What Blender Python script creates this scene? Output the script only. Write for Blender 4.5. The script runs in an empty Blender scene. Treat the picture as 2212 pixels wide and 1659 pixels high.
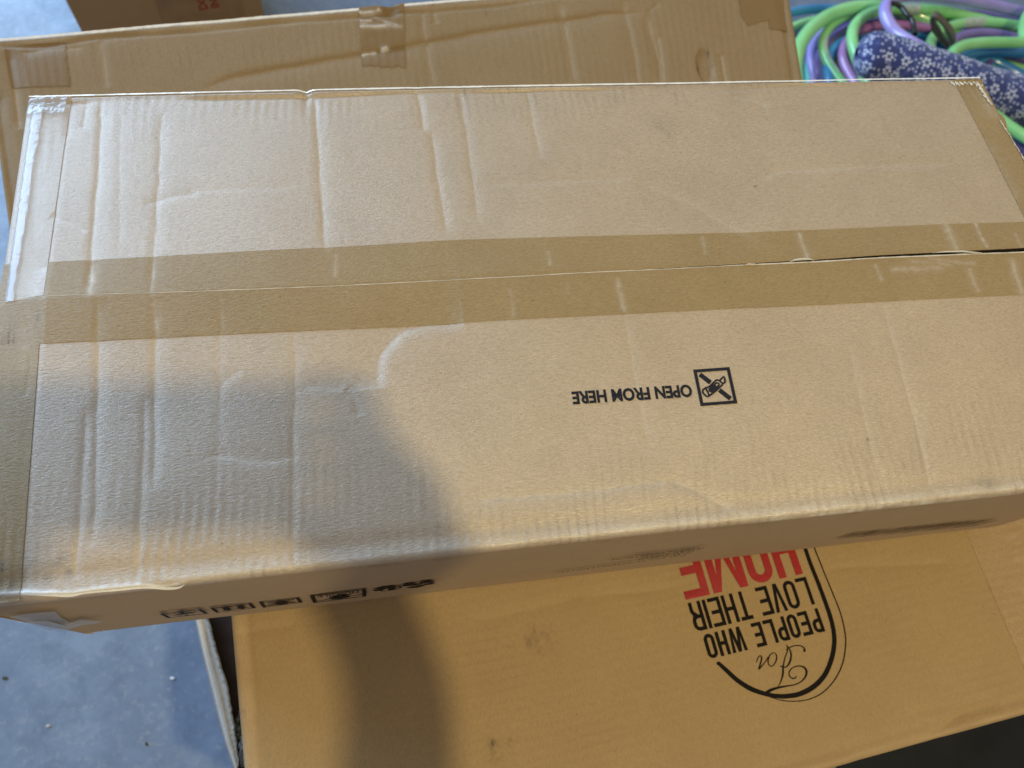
import bpy, bmesh, math, random
import numpy as np
from mathutils import Vector, Matrix, Euler

random.seed(7)
rng = np.random.RandomState(11)
scene = bpy.context.scene
col = scene.collection

# ------------------------------------------------------------------ camera
# heights: the lid of the big carton is z = 0, the concrete floor z = FLOOR
FLOOR = -0.62
W, HB, L = 0.3262, 0.161, 0.70
FP, CX, CY = 1661.0, 1106.0, 829.5
CAM = np.array([0.22319, -0.07034, 0.42704])
CM = np.array([[0.9856794, 0.0766226, -0.1502170], [-0.1270170, 0.9232891, -0.3624967], [0.1109183, 0.3763856, 0.9197994]])
cd = bpy.data.cameras.new('camera'); cam = bpy.data.objects.new('camera', cd); col.objects.link(cam)
cd.lens = FP / 2212 * 36; cd.sensor_width = 36; cd.clip_start = 0.01; cd.clip_end = 60
m4 = Matrix([list(CM[i]) + [CAM[i]] for i in range(3)] + [[0, 0, 0, 1]])
cam.matrix_world = m4
cd.dof.use_dof = True; cd.dof.focus_distance = 0.46; cd.dof.aperture_fstop = 9.0
scene.camera = cam

# ------------------------------------------------------------------ world and lamps (garage with its big door open at the back left)
wd = bpy.data.worlds.new('World'); scene.world = wd; wd.use_nodes = True
bg = wd.node_tree.nodes['Background']; bg.inputs[0].default_value = (1.0, 0.92, 0.84, 1); bg.inputs[1].default_value = 0.31

def area(name, loc, target, size, size_y, power, colr, shape='RECTANGLE'):
    d = bpy.data.lights.new(name, 'AREA'); d.shape = shape; d.size = size
    if shape == 'RECTANGLE': d.size_y = size_y
    d.energy = power; d.color = colr
    o = bpy.data.objects.new(name, d); col.objects.link(o); o.location = loc
    o.rotation_euler = (Vector(target) - Vector(loc)).to_track_quat('-Z', 'Y').to_euler()
    return o
area('door_daylight', (-1.75, 2.25, 1.02), (0.2, 0.3, -0.1), 3.0, 2.0, 158, (0.46, 0.70, 1.0))
# seen from the lid, the lamp stands in line with the held phone
_c = Vector(CAM) + Vector(CM[:, 0]) * .058 - Vector(CM[:, 1]) * .026
_s = Vector((0.088, 0.068, 0.0))
LAMP = _c + (_c - _s).normalized() * 1.8
area('ceiling_lamp', LAMP, (0.3, 0.1, 0), 0.075, 0.075, 25, (1.0, 0.82, 0.42), 'DISK')
scene.view_settings.view_transform = 'Standard'; scene.view_settings.look = 'None'
scene.view_settings.exposure = 0.0; scene.view_settings.gamma = 1.0

# ------------------------------------------------------------------ helpers
def at(px, py, z=0.0, slope=None):
    """point of the place seen at a photograph position on the level z (or on the rising plane 'slope')"""
    d = CM @ np.array([(px - CX) / FP, -(py - CY) / FP, -1.0])
    if slope is None:
        t = (z - CAM[2]) / d[2]
    else:
        z0, y0, k = slope
        t = (z0 + k * (CAM[1] - y0) - CAM[2]) / (d[2] - k * d[1])
    p = CAM + t * d
    return (float(p[0]), float(p[1]), float(p[2]))

def at_front(px, py, yy=0.0):
    d = CM @ np.array([(px - CX) / FP, -(py - CY) / FP, -1.0]); t = (yy - CAM[1]) / d[1]; p = CAM + t * d
    return float(p[0]), float(p[2])

def tag(o, label=None, cat=None, group=None, kind=None):
    if label: o['label'] = label
    if cat: o['category'] = cat
    if group: o['group'] = group
    if kind: o['kind'] = kind
    return o

def empty(name, loc=(0, 0, 0), rot=(0, 0, 0)):
    o = bpy.data.objects.new(name, None); col.objects.link(o); o.location = loc; o.rotation_euler = rot; o.empty_display_size = 0.05
    return o

def link(name, me, mat, parent=None, smooth=True):
    o = bpy.data.objects.new(name, me); col.objects.link(o)
    if mat:
        me.materials.clear(); me.materials.append(mat)
    if smooth: me.polygons.foreach_set('use_smooth', [True] * len(me.polygons))
    if parent: o.parent = parent
    return o

def grid_mesh(name, P, mat, parent=None, attrs=None, cyclic_v=False, smooth=True):
    """P: (n, m, 3) array of points"""
    n, m = P.shape[:2]
    me = bpy.data.meshes.new(name)
    idx = np.arange(n * m).reshape(n, m)
    if cyclic_v: idx2 = np.concatenate([idx, idx[:, :1]], 1)
    else: idx2 = idx
    a = idx2[:-1, :-1].ravel(); b = idx2[1:, :-1].ravel(); c = idx2[1:, 1:].ravel(); d = idx2[:-1, 1:].ravel()
    F = np.stack([a, b, c, d], 1)
    me.vertices.add(n * m); me.vertices.foreach_set('co', P.reshape(-1).astype(np.float32))
    me.loops.add(F.size); me.loops.foreach_set('vertex_index', F.ravel().astype(np.int32))
    me.polygons.add(len(F)); me.polygons.foreach_set('loop_start', np.arange(0, F.size, 4, dtype=np.int32))
    me.polygons.foreach_set('loop_total', np.full(len(F), 4, dtype=np.int32))
    me.update(calc_edges=True)
    for k, v in (attrs or {}).items():
        at_ = me.attributes.new(k, 'FLOAT', 'POINT'); at_.data.foreach_set('value', v.reshape(-1).astype(np.float32))
    return link(name, me, mat, parent, smooth)

def vnoise(x, y, s, seed=0):
    """smooth value noise, -1..1, feature size s metres"""
    r = np.random.RandomState(seed).rand(64, 64) * 2 - 1
    gx, gy = x / s + 1000, y / s + 1000
    ix, iy = np.floor(gx).astype(int), np.floor(gy).astype(int); fx, fy = gx - ix, gy - iy
    fx = fx * fx * (3 - 2 * fx); fy = fy * fy * (3 - 2 * fy)
    g = lambda i, j: r[i % 64, j % 64]
    return (g(ix, iy) * (1 - fx) + g(ix + 1, iy) * fx) * (1 - fy) + (g(ix, iy + 1) * (1 - fx) + g(ix + 1, iy + 1) * fx) * fy

def sdist(x, y, pts):
    """signed distance to a polyline (+ on its left) and 0..1 fade at the two ends"""
    best = np.full(x.shape, 1e9); sg = np.zeros(x.shape)
    tot = sum(math.dist(pts[i], pts[i + 1]) for i in range(len(pts) - 1)); acc = 0; fade = np.zeros(x.shape)
    for i in range(len(pts) - 1):
        ax, ay = pts[i][0], pts[i][1]; dx, dy = pts[i + 1][0] - ax, pts[i + 1][1] - ay
        l2 = dx * dx + dy * dy; t = np.clip(((x - ax) * dx + (y - ay) * dy) / l2, 0, 1)
        ex, ey = x - ax - t * dx, y - ay - t * dy; d = np.hypot(ex, ey)
        m = d < best; best = np.where(m, d, best); sg = np.where(m, np.sign(dx * ey - dy * ex), sg)
        s = (acc + t * math.sqrt(l2)) / tot; fade = np.where(m, np.clip(np.minimum(s, 1 - s) * 9, 0, 1), fade)
        acc += math.sqrt(l2)
    return best * np.where(sg == 0, 1, sg), fade

def ridge(x, y, pts, amp, wl, wr, fade=True):
    """a raised crease: falls off over wl on its left side and wr on its right"""
    x0 = min(p[0] for p in pts) - 3 * max(wl, wr); x1 = max(p[0] for p in pts) + 3 * max(wl, wr)
    out = np.zeros(x.shape); m = (x > x0) & (x < x1)
    if not m.any(): return out
    wob = 0.0006 * vnoise(x[m], y[m], 0.012, 5)
    d, f = sdist(x[m] + wob, y[m] + wob, pts)
    w = np.where(d > 0, wl, wr)
    v = amp * np.exp(-(np.abs(d) / w) ** 1.2)
    out[m] = v * (f ** 0.7 if fade else 1)
    return out

# ------------------------------------------------------------------ materials
def new_mat(name):
    m = bpy.data.materials.new(name); m.use_nodes = True
    return m, m.node_tree.nodes, m.node_tree.links, m.node_tree.nodes['Principled BSDF']

def mix(N, Lk, fac, a, b, mode='MIX'):
    n = N.new('ShaderNodeMix'); n.data_type = 'RGBA'; n.blend_type = mode
    for sock, v in ((n.inputs[0], fac), (n.inputs[6], a), (n.inputs[7], b)):
        if isinstance(v, bpy.types.NodeSocket): Lk.new(v, sock)
        elif isinstance(v, (int, float)): sock.default_value = v
        else: sock.default_value = (*v, 1)
    return n.outputs[2]

def noise(N, Lk, vec, scale, detail=2, rough=0.5, dist=0):
    n = N.new('ShaderNodeTexNoise'); n.inputs['Scale'].default_value = scale; n.inputs['Detail'].default_value = detail
    n.inputs['Roughness'].default_value = rough; n.inputs['Distortion'].default_value = dist
    if vec: Lk.new(vec, n.inputs['Vector'])
    return n.outputs[0]

def mapr(N, Lk, v, a, b, c, d):
    n = N.new('ShaderNodeMapRange'); Lk.new(v, n.inputs[0])
    for i, q in enumerate((a, b, c, d)): n.inputs[i + 1].default_value = q
    return n.outputs[0]

def coords(N, Lk, sc=(1, 1, 1)):
    t = N.new('ShaderNodeTexCoord'); m = N.new('ShaderNodeMapping'); Lk.new(t.outputs['Object'], m.inputs[0]); m.inputs['Scale'].default_value = sc
    return m.outputs[0]

def board(name, base, dark, light, wear_glint=(0.62, 0.52, 0.42), fibre=(1, 3, 3), rough=0.62, spec=0.5, fib_amt=1.0, coat=0.0, ior=1.5):
    """kraft liner: fibres, flecks, mottling, worn creases and painted fold highlights (attribute wear_glint) and grime and flute streaks (attribute dirt_and_streaks)"""
    m, N, Lk, P = new_mat(name)
    v = coords(N, Lk, fibre); v1 = coords(N, Lk)
    f1 = noise(N, Lk, v, 330, 4, 0.72, 0.6)
    f2 = noise(N, Lk, v1, 900, 2, 0.7)
    big = noise(N, Lk, v1, 22, 3, 0.6)
    c = mix(N, Lk, mapr(N, Lk, f1, 0.30, 0.70, 0, 1), dark, light)
    c = mix(N, Lk, 0.28 if fib_amt >= 1 else 1 - 0.7 * fib_amt, c, base)
    c = mix(N, Lk, mapr(N, Lk, f2, 0.3, 0.7, 0, 1), c, mix(N, Lk, 0.5, c, light), 'MIX')
    c2 = mix(N, Lk, mapr(N, Lk, big, 0.3, 0.7, 0.0, 0.22), c, dark)
    # dark flecks of recycled fibre
    vo = N.new('ShaderNodeTexVoronoi'); vo.inputs['Scale'].default_value = 75; Lk.new(v1, vo.inputs['Vector'])
    fl = mapr(N, Lk, vo.outputs['Distance'], 0.035, 0.06, 1, 0)
    wn = noise(N, Lk, v1, 31, 1); fl2 = mapr(N, Lk, wn, 0.56, 0.62, 0, 0.55)
    mm = N.new('ShaderNodeMath'); mm.operation = 'MULTIPLY'; Lk.new(fl, mm.inputs[0]); Lk.new(fl2, mm.inputs[1])
    c3 = mix(N, Lk, mm.outputs[0], c2, (0.10, 0.07, 0.05))
    aw = N.new('ShaderNodeAttribute'); aw.attribute_name = 'wear_glint'
    ad = N.new('ShaderNodeAttribute'); ad.attribute_name = 'dirt_and_streaks'
    wn2 = noise(N, Lk, v, 260, 3, 0.7)
    ws = N.new('ShaderNodeMath'); ws.operation = 'MULTIPLY'; Lk.new(aw.outputs['Fac'], ws.inputs[0]); Lk.new(mapr(N, Lk, wn2, 0.3, 0.6, 0.55, 1.15), ws.inputs[1]); ws.use_clamp = True
    c4 = mix(N, Lk, ws.outputs[0], c3, wear_glint)
    ds = N.new('ShaderNodeMath'); ds.operation = 'MULTIPLY'; Lk.new(ad.outputs['Fac'], ds.inputs[0]); Lk.new(mapr(N, Lk, wn2, 0.38, 0.62, 0.35, 1.25), ds.inputs[1]); ds.use_clamp = True
    c5 = mix(N, Lk, ds.outputs[0], c4, (0.11, 0.085, 0.06))
    Lk.new(c5, P.inputs['Base Color'])
    P.inputs['Roughness'].default_value = rough; P.inputs['Specular IOR Level'].default_value = spec
    P.inputs['IOR'].default_value = ior
    P.inputs['Coat Weight'].default_value = coat; P.inputs['Coat Roughness'].default_value = 0.16
    bp = N.new('ShaderNodeBump'); bp.inputs['Strength'].default_value = 0.8; bp.inputs['Distance'].default_value = 0.0005
    Lk.new(f1, bp.inputs['Height']); Lk.new(bp.outputs[0], P.inputs['Normal'])
    return m

kraft = board('kraft_lid', (0.405, 0.293, 0.170), (0.26, 0.178, 0.096), (0.585, 0.452, 0.305), wear_glint=(0.76, 0.70, 0.60), rough=0.42, spec=1.0, ior=1.72)
kraft_side = board('kraft_side', (0.43, 0.315, 0.20), (0.37, 0.265, 0.165), (0.48, 0.36, 0.235), rough=0.8, spec=0.2)
kraft_front = board('kraft_printed_carton', (0.42, 0.288, 0.138), (0.34, 0.226, 0.10), (0.50, 0.355, 0.185), wear_glint=(0.58, 0.42, 0.24), fibre=(3, 1, 3), rough=0.7, spec=0.3)
kraft_back = board('kraft_rear_carton', (0.29, 0.205, 0.112), (0.225, 0.152, 0.078), (0.355, 0.262, 0.155), fibre=(2.4, 1, 3), rough=0.7, spec=0.3)  # base darkened because this face is turned from the door light
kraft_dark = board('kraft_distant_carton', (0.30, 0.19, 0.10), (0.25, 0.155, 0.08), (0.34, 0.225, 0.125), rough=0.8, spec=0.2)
tape_m = board('brown_packing_tape', (0.31, 0.21, 0.092), (0.22, 0.145, 0.055), (0.41, 0.295, 0.15), wear_glint=(0.56, 0.49, 0.41), rough=0.34, spec=0.5)
tape_back = board('brown_packing_tape_rear', (0.235, 0.15, 0.065), (0.19, 0.115, 0.045), (0.28, 0.185, 0.09), wear_glint=(0.6, 0.55, 0.5), fibre=(2, 2, 2), rough=0.42, spec=0.35, fib_amt=0.6)
tape_side = board('glossy_side_tape', (0.42, 0.31, 0.20), (0.35, 0.25, 0.15), (0.50, 0.40, 0.29), wear_glint=(0.72, 0.70, 0.72), rough=0.3, spec=0.6, coat=0.3)

def plain(name, colr, rough=0.5, spec=0.4, n=0.0, scale=60, trans=0.0, alpha=1.0, coat=0.0):
    m, N, Lk, P = new_mat(name)
    if n:
        v = coords(N, Lk); f = noise(N, Lk, v, scale, 3, 0.6)
        c = mix(N, Lk, mapr(N, Lk, f, 0.3, 0.7, 0, 1), tuple(q * (1 - n) for q in colr), tuple(min(1, q * (1 + n)) for q in colr))
        Lk.new(c, P.inputs['Base Color'])
    else: P.inputs['Base Color'].default_value = (*colr, 1)
    P.inputs['Roughness'].default_value = rough; P.inputs['Specular IOR Level'].default_value = spec
    P.inputs['Transmission Weight'].default_value = trans; P.inputs['Alpha'].default_value = alpha; P.inputs['Coat Weight'].default_value = coat
    return m
ink_dark = plain('dark_blue_grey_ink', (0.018, 0.019, 0.026), 0.7, 0.15, 0.45, 900)
ink_black = plain('black_ink', (0.008, 0.007, 0.006), 0.7, 0.12, 0.3, 900)
ink_brown = plain('thin_dark_ink', (0.020, 0.015, 0.013), 0.8, 0.1, 0.3, 900)
ink_red = plain('red_ink', (0.36, 0.012, 0.014), 0.35, 0.4, 0.12, 300)
ink_red_dull = plain('dull_red_ink', (0.22, 0.03, 0.02), 0.6, 0.3, 0.2, 300)
paper_edge = plain('raw_paper_edge', (0.62, 0.55, 0.44), 0.75, 0.2, 0.12, 400)
dark_gap = plain('seam_gap_shade', (0.035, 0.025, 0.018), 0.9, 0.1, 0.3, 100)  # near-black: shade inside the seam put into the board colour
clear_tape_m = plain('clear_tape_film', (0.46, 0.50, 0.56), 0.18, 0.6, 0.15, 60, alpha=0.42)
film_m = plain('plastic_film', (0.55, 0.58, 0.62), 0.15, 0.6, 0.2, 80, alpha=0.35)


# concrete floor
fm, N, Lk, P = new_mat('concrete_floor')
v = coords(N, Lk)
a = noise(N, Lk, v, 3.2, 5, 0.62, 0.3); b = noise(N, Lk, v, 26, 5, 0.7, 0.4); c0 = noise(N, Lk, v, 130, 3, 0.7)
c = mix(N, Lk, mapr(N, Lk, a, 0.35, 0.65, 0, 1), (0.165, 0.22, 0.325), (0.235, 0.30, 0.41))
c = mix(N, Lk, mapr(N, Lk, b, 0.36, 0.66, 0, 0.75), c, (0.125, 0.17, 0.25))
c = mix(N, Lk, mapr(N, Lk, c0, 0.55, 0.75, 0, 0.5), c, (0.36, 0.39, 0.43))
Lk.new(c, P.inputs['Base Color']); Lk.new(mapr(N, Lk, b, 0.3, 0.7, 0.26, 0.42), P.inputs['Roughness'])
bp = N.new('ShaderNodeBump'); bp.inputs['Strength'].default_value = 0.25; bp.inputs['Distance'].default_value = 0.002; Lk.new(b, bp.inputs['Height']); Lk.new(bp.outputs[0], P.inputs['Normal'])
concrete = fm

# ------------------------------------------------------------------ ink: flat print laid on the boards
def rect(x0, y0, x1, y1): return [(x0, y0), (x1, y0), (x1, y1), (x0, y1)]
def arc(cx, cy, rx, ry, a0, a1, n=10): return [(cx + rx * math.cos(math.radians(a0 + (a1 - a0) * i / n)), cy + ry * math.sin(math.radians(a0 + (a1 - a0) * i / n))) for i in range(n + 1)]
def glyph(ch, w, h, t):
    """outlines of one condensed capital, first outer ring then hole"""
    r = w / 2
    def bowl(y0, y1, tb):
        rr = min(r, (y1 - y0) / 2)
        o = [(0, y0)] + arc(w - rr, y0 + rr, rr, rr, -90, 0, 6) + arc(w - rr, y1 - rr, rr, rr, 0, 90, 6) + [(0, y1)]
        ri = max(rr - tb, 0.0001)
        i = [(t, y0 + tb)] + arc(w - rr, y0 + rr, ri, ri, -90, 0, 6) + arc(w - rr, y1 - rr, ri, ri, 0, 90, 6) + [(t, y1 - tb)]
        return o, i
    if ch == 'I': return [rect(0, 0, t, h)]
    if ch == 'L': return [[(0, 0), (w, 0), (w, t), (t, t), (t, h), (0, h)]]
    if ch == 'T': return [[(w / 2 - t / 2, 0), (w / 2 + t / 2, 0), (w / 2 + t / 2, h - t), (w, h - t), (w, h), (0, h), (0, h - t), (w / 2 - t / 2, h - t)]]
    if ch == 'E':
        k = h / 2
        return [[(0, 0), (w, 0), (w, t), (t, t), (t, k - t / 2), (w * .9, k - t / 2), (w * .9, k + t / 2), (t, k + t / 2), (t, h - t), (w, h - t), (w, h), (0, h)]]
    if ch == 'F':
        k = h / 2
        return [[(0, 0), (t, 0), (t, k - t / 2), (w * .9, k - t / 2), (w * .9, k + t / 2), (t, k + t / 2), (t, h - t), (w, h - t), (w, h), (0, h)]]
    if ch == 'H':
        k = h / 2
        return [[(0, 0), (t, 0), (t, k - t / 2), (w - t, k - t / 2), (w - t, 0), (w, 0), (w, h), (w - t, h), (w - t, k + t / 2), (t, k + t / 2), (t, h), (0, h)]]
    if ch == 'O':
        return [arc(r, h - r, r, r, 0, 180, 12) + arc(r, r, r, r, 180, 360, 12), arc(r, h - r, r - t, r - t, 0, 180, 12) + arc(r, r, r - t, r - t, 180, 360, 12)]
    if ch == 'P':
        o, i = bowl(h * .42, h, t)
        return [[(0, 0), (t, 0), (t, h * .42)] + o[1:], i]
    if ch == 'R':
        o, i = bowl(h * .45, h, t)
        o = [p for p in o[1:] if not (p[1] < h * .46 and p[0] < w - r * .7)]
        return [[(0, 0), (t, 0), (t, h * .45), (w * .42, h * .45), (w - t, h * .3), (w - t, 0), (w, 0), (w, h * .33), (w * .86, h * .46)] + o[2:], i]
    if ch == 'V': return [[(w / 2 - t * .55, 0), (w / 2 + t * .55, 0), (w, h), (w - t, h), (w / 2, t * 1.9), (t, h), (0, h)]]
    if ch == 'W':
        q = w / 4
        return [[(q - t * .5, 0), (q + t * .5, 0), (2 * q, h * .62), (3 * q - t * .5, 0), (3 * q + t * .5, 0), (w, h), (w - t, h), (3 * q, h * .32), (2 * q + t * .5, h), (2 * q - t * .5, h), (q, h * .32), (t, h), (0, h)]]
    if ch == 'M': return [[(0, 0), (t, 0), (t, h * .72), (w / 2 - t * .4, 0), (w / 2 + t * .4, 0), (w - t, h * .72), (w - t, 0), (w, 0), (w, h), (w - t * 1.1, h), (w / 2, h * .34), (t * 1.1, h), (0, h)]]
    return []

def fill(rings):
    cu = bpy.data.curves.new('ring', 'CURVE'); cu.dimensions = '2D'; cu.fill_mode = 'BOTH'
    for r in rings:
        s = cu.splines.new('POLY'); s.points.add(len(r) - 1); s.use_cyclic_u = True
        for p, q in zip(s.points, r): p.co = (q[0], q[1], 0, 1)
    o = bpy.data.objects.new('ring', cu); me = bpy.data.meshes.new_from_object(o)
    bpy.data.objects.remove(o); bpy.data.curves.remove(cu)
    return me

def textmesh(s, size, bold=0.0, sx=1.0):
    cu = bpy.data.curves.new('t', 'FONT'); cu.body = s; cu.size = size; cu.offset = bold; cu.fill_mode = 'FRONT'; cu.resolution_u = 3
    o = bpy.data.objects.new('t', cu); me = bpy.data.meshes.new_from_object(o)
    bpy.data.objects.remove(o); bpy.data.curves.remove(cu)
    for v_ in me.vertices: v_.co.x *= sx; v_.co.z = 0
    return me

def width_of(me): return max(v_.co.x for v_ in me.vertices), max(v_.co.y for v_ in me.vertices)

def ribbon(pts, wid, n=8, rise=0.00006):
    """brush stroke of changing width through points, as a mesh in the plane"""
    P_ = [Vector((p[0], p[1])) for p in pts]; C = []; Wd = []
    for i in range(len(P_) - 1):
        p0, p1, p2, p3 = P_[max(i - 1, 0)], P_[i], P_[i + 1], P_[min(i + 2, len(P_) - 1)]
        for k in range(n):
            t = k / n
            C.append(0.5 * ((2 * p1) + (p2 - p0) * t + (2 * p0 - 5 * p1 + 4 * p2 - p3) * t * t + (3 * p1 - p0 - 3 * p2 + p3) * t ** 3)); Wd.append(wid[i] * (1 - t) + wid[i + 1] * t)
    C.append(P_[-1]); Wd.append(wid[-1])
    vs, fs = [], []
    for i, c_ in enumerate(C):
        d = (C[min(i + 1, len(C) - 1)] - C[max(i - 1, 0)]).normalized(); nn = Vector((-d.y, d.x)) * Wd[i] / 2; z = rise * i / len(C)
        vs += [(c_.x + nn.x, c_.y + nn.y, z), (c_.x - nn.x, c_.y - nn.y, z)]
        if i: fs.append((2 * i - 2, 2 * i - 1, 2 * i + 1, 2 * i))
    me = bpy.data.meshes.new('s'); me.from_pydata(vs, [], fs); return me

def ink(name, pieces, mat, parent, place, cell=None, split=None):
    """pieces: list of plane meshes; place maps (x, y, lift) to a point on the board"""
    if split:
        return [ink(split, [p], mat, parent, place, cell) for p in pieces][0]
    bm = bmesh.new(); k = 0
    for me in pieces:
        b2 = bmesh.new(); b2.from_mesh(me)
        if cell:
            xs = [v_.co.x for v_ in b2.verts]; ys = [v_.co.y for v_ in b2.verts]
            for ax, lo, hi in ((0, min(xs), max(xs)), (1, min(ys), max(ys))):
                q = math.floor(lo / cell) * cell + cell
                while q < hi:
                    no = (1, 0, 0) if ax == 0 else (0, 1, 0)
                    bmesh.ops.bisect_plane(b2, geom=b2.verts[:] + b2.edges[:] + b2.faces[:], plane_co=tuple(q * c for c in no), plane_no=no)
                    q += cell
        for v_ in b2.verts: v_.co = place(v_.co.x, v_.co.y, v_.co.z + 0.000004 * k)
        tmp = bpy.data.meshes.new('x'); b2.to_mesh(tmp); b2.free(); bm.from_mesh(tmp); bpy.data.meshes.remove(tmp); k += 1
    me = bpy.data.meshes.new(name); bm.to_mesh(me); bm.free()
    o = link(name, me, mat, parent, smooth=False)
    if name != 'letter' and (len(pieces) > 1 or name == 'printed_text'): o['kind'] = 'stuff'
    return o

def shift(me, dx, dy, flip=False):
    for v_ in me.vertices:
        if flip: v_.co.x, v_.co.y = -v_.co.x, -v_.co.y
        v_.co.x += dx; v_.co.y += dy
    return me

# ------------------------------------------------------------------ floor
fo = grid_mesh('floor', np.array([[[x, y, FLOOR] for y in (-5, 8)] for x in (-6, 7)], float), concrete); fo['kind'] = 'structure'

# ================================================================== 1. the big flat carton on top of the pile
big = tag(empty('cardboard_carton', (0, 0, -HB)), 'long flat carton on top of the pile, OPEN FROM HERE printed on its lid', 'cardboard box')
OFF = np.array([0, 0, HB])      # children are written with the lid at z = 0 and lowered with their parent
def tent(x, y): return .010 * np.clip(np.minimum(y / .169, (W - y) / (W - .169)), 0, 1) * np.clip(x / .05 + .4, 0, 1)
def atl(px, py):
    """point of the lid seen at a photograph position, with the lid's low ridge taken into account"""
    z = 0.0
    for _ in range(5):
        p = at(px, py, z); z = float(tent(np.float64(p[0]), np.float64(p[1])))
    return p
def A(*pts): return [atl(*p)[:2] for p in pts]
def edge_line(*pts):
    q = A(*pts); return lambda x: np.interp(x, [p[0] for p in q], [p[1] for p in q])
_seam = edge_line((-40, 654), (0, 652), (560, 624), (1106, 598), (1700, 566), (2212, 545), (2300, 541))
tape_low = edge_line((-40, 746), (100, 740), (1000, 695), (1600, 663), (2212, 637), (2400, 630))
tape_high = edge_line((-40, 572), (100, 566), (1000, 517), (1700, 497), (2212, 480), (2400, 474))

SEAM = 0.1695
def seam_y(x): return _seam(x) + 0.0003 * vnoise(x, x * 0, 0.05, 3)

creases = [  # polyline, height, left width, right width, wear
 (A((219, 205), (212, 330), (205, 433), (195, 560), (190, 641)), .0011, .0035, .0085, .55),
 (A((350, 240), (338, 440), (332, 553), (325, 641)), .0007, .003, .006, .35),
 (A((263, 235), (258, 400), (255, 548)), .0003, .002, .004, .18),
 (A((150, 225), (146, 300)), .0005, .003, .003, .3), (A((185, 215), (180, 280)), .0005, .003, .003, .3),
 (A((676, 200), (682, 240), (692, 400), (702, 545)), .0010, .003, .008, .4),
 (A((898, 190), (906, 225), (917, 285)), .0010, .003, .006, .4), (A((932, 278), (945, 380), (967, 505)), .0010, .003, .008, .4),
 (A((990, 188), (1010, 300), (1034, 480)), .0009, .003, .009, .35), (A((1134, 188), (1148, 250), (1168, 345)), .0006, .003, .005, .3),
 (A((1030, 400), (1180, 396), (1370, 386)), .0004, .006, .004, .16), (A((1370, 388), (1508, 447), (1591, 497), (1640, 517)), .0006, .010, .006, .2),
 (A((1631, 387), (1688, 368), (1808, 363), (2050, 358)), .0006, .009, .005, .16), (A((1580, 208), (1618, 213), (1658, 234)), .0009, .004, .004, .2),
 (A((110, 464), (150, 480), (185, 502)), .0005, .004, .004, .3), (A((310, 440), (370, 425), (430, 415)), .0005, .004, .006, .12),
 (A((400, 410), (640, 405)), .0003, .006, .004, .12),
 # near flap
 (A((210, 645), (213, 753), (207, 886), (203, 1106), (197, 1185)), .0011, .0025, .0065, .6),
 (A((186, 880), (180, 990), (172, 1106), (163, 1250)), .0009, .002, .004, .65),
 (A((333, 641), (335, 726), (333, 853), (332, 1060)), .0010, .003, .0075, .5),
 (A((312, 850), (309, 980), (303, 1106), (298, 1245)), .0007, .002, .004, .4),
 (A((477, 640), (477, 740), (475, 870), (470, 1050)), .0003, .003, .004, .2),
 (A((474, 838), (492, 818), (520, 800)), .0003, .007, .005, .3),
 (A((440, 985), (490, 988), (530, 996), (580, 998), (645, 987)), .0004, .006, .004, .5),
 (A((636, 700), (636, 853), (630, 1106), (634, 1240)), .0006, .003, .007, .3),
 (A((648, 842), (690, 835), (745, 838)), .0003, .008, .005, .2),
 (A((745, 838), (765, 860), (775, 900)), .0005, .004, .006, .1),
 (A((1334, 592), (1350, 676), (1370, 803), (1390, 903), (1408, 985)), .0005, .003, .005, .25),
 (A((1905, 645), (1941, 770), (1968, 870), (1998, 986), (2012, 1065)), .0007, .003, .006, .35),
 (A((1835, 740), (1868, 903), (1903, 1060)), .0004, .003, .004, .2),
 (A((1004, 1083), (1237, 1066), (1471, 1036)), .0006, .005, .007, .25),
 (A((1440, 1040), (1500, 1062), (1580, 1105)), .0008, .006, .006, .2),
 (A((60, 660), (62, 800), (55, 860)), .0004, .003, .005, .2),
]
arc_pts = A((817, 838), (815, 815), (815, 786), (822, 762), (837, 743), (857, 722), (877, 709), (924, 699), (1000, 694))
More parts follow.
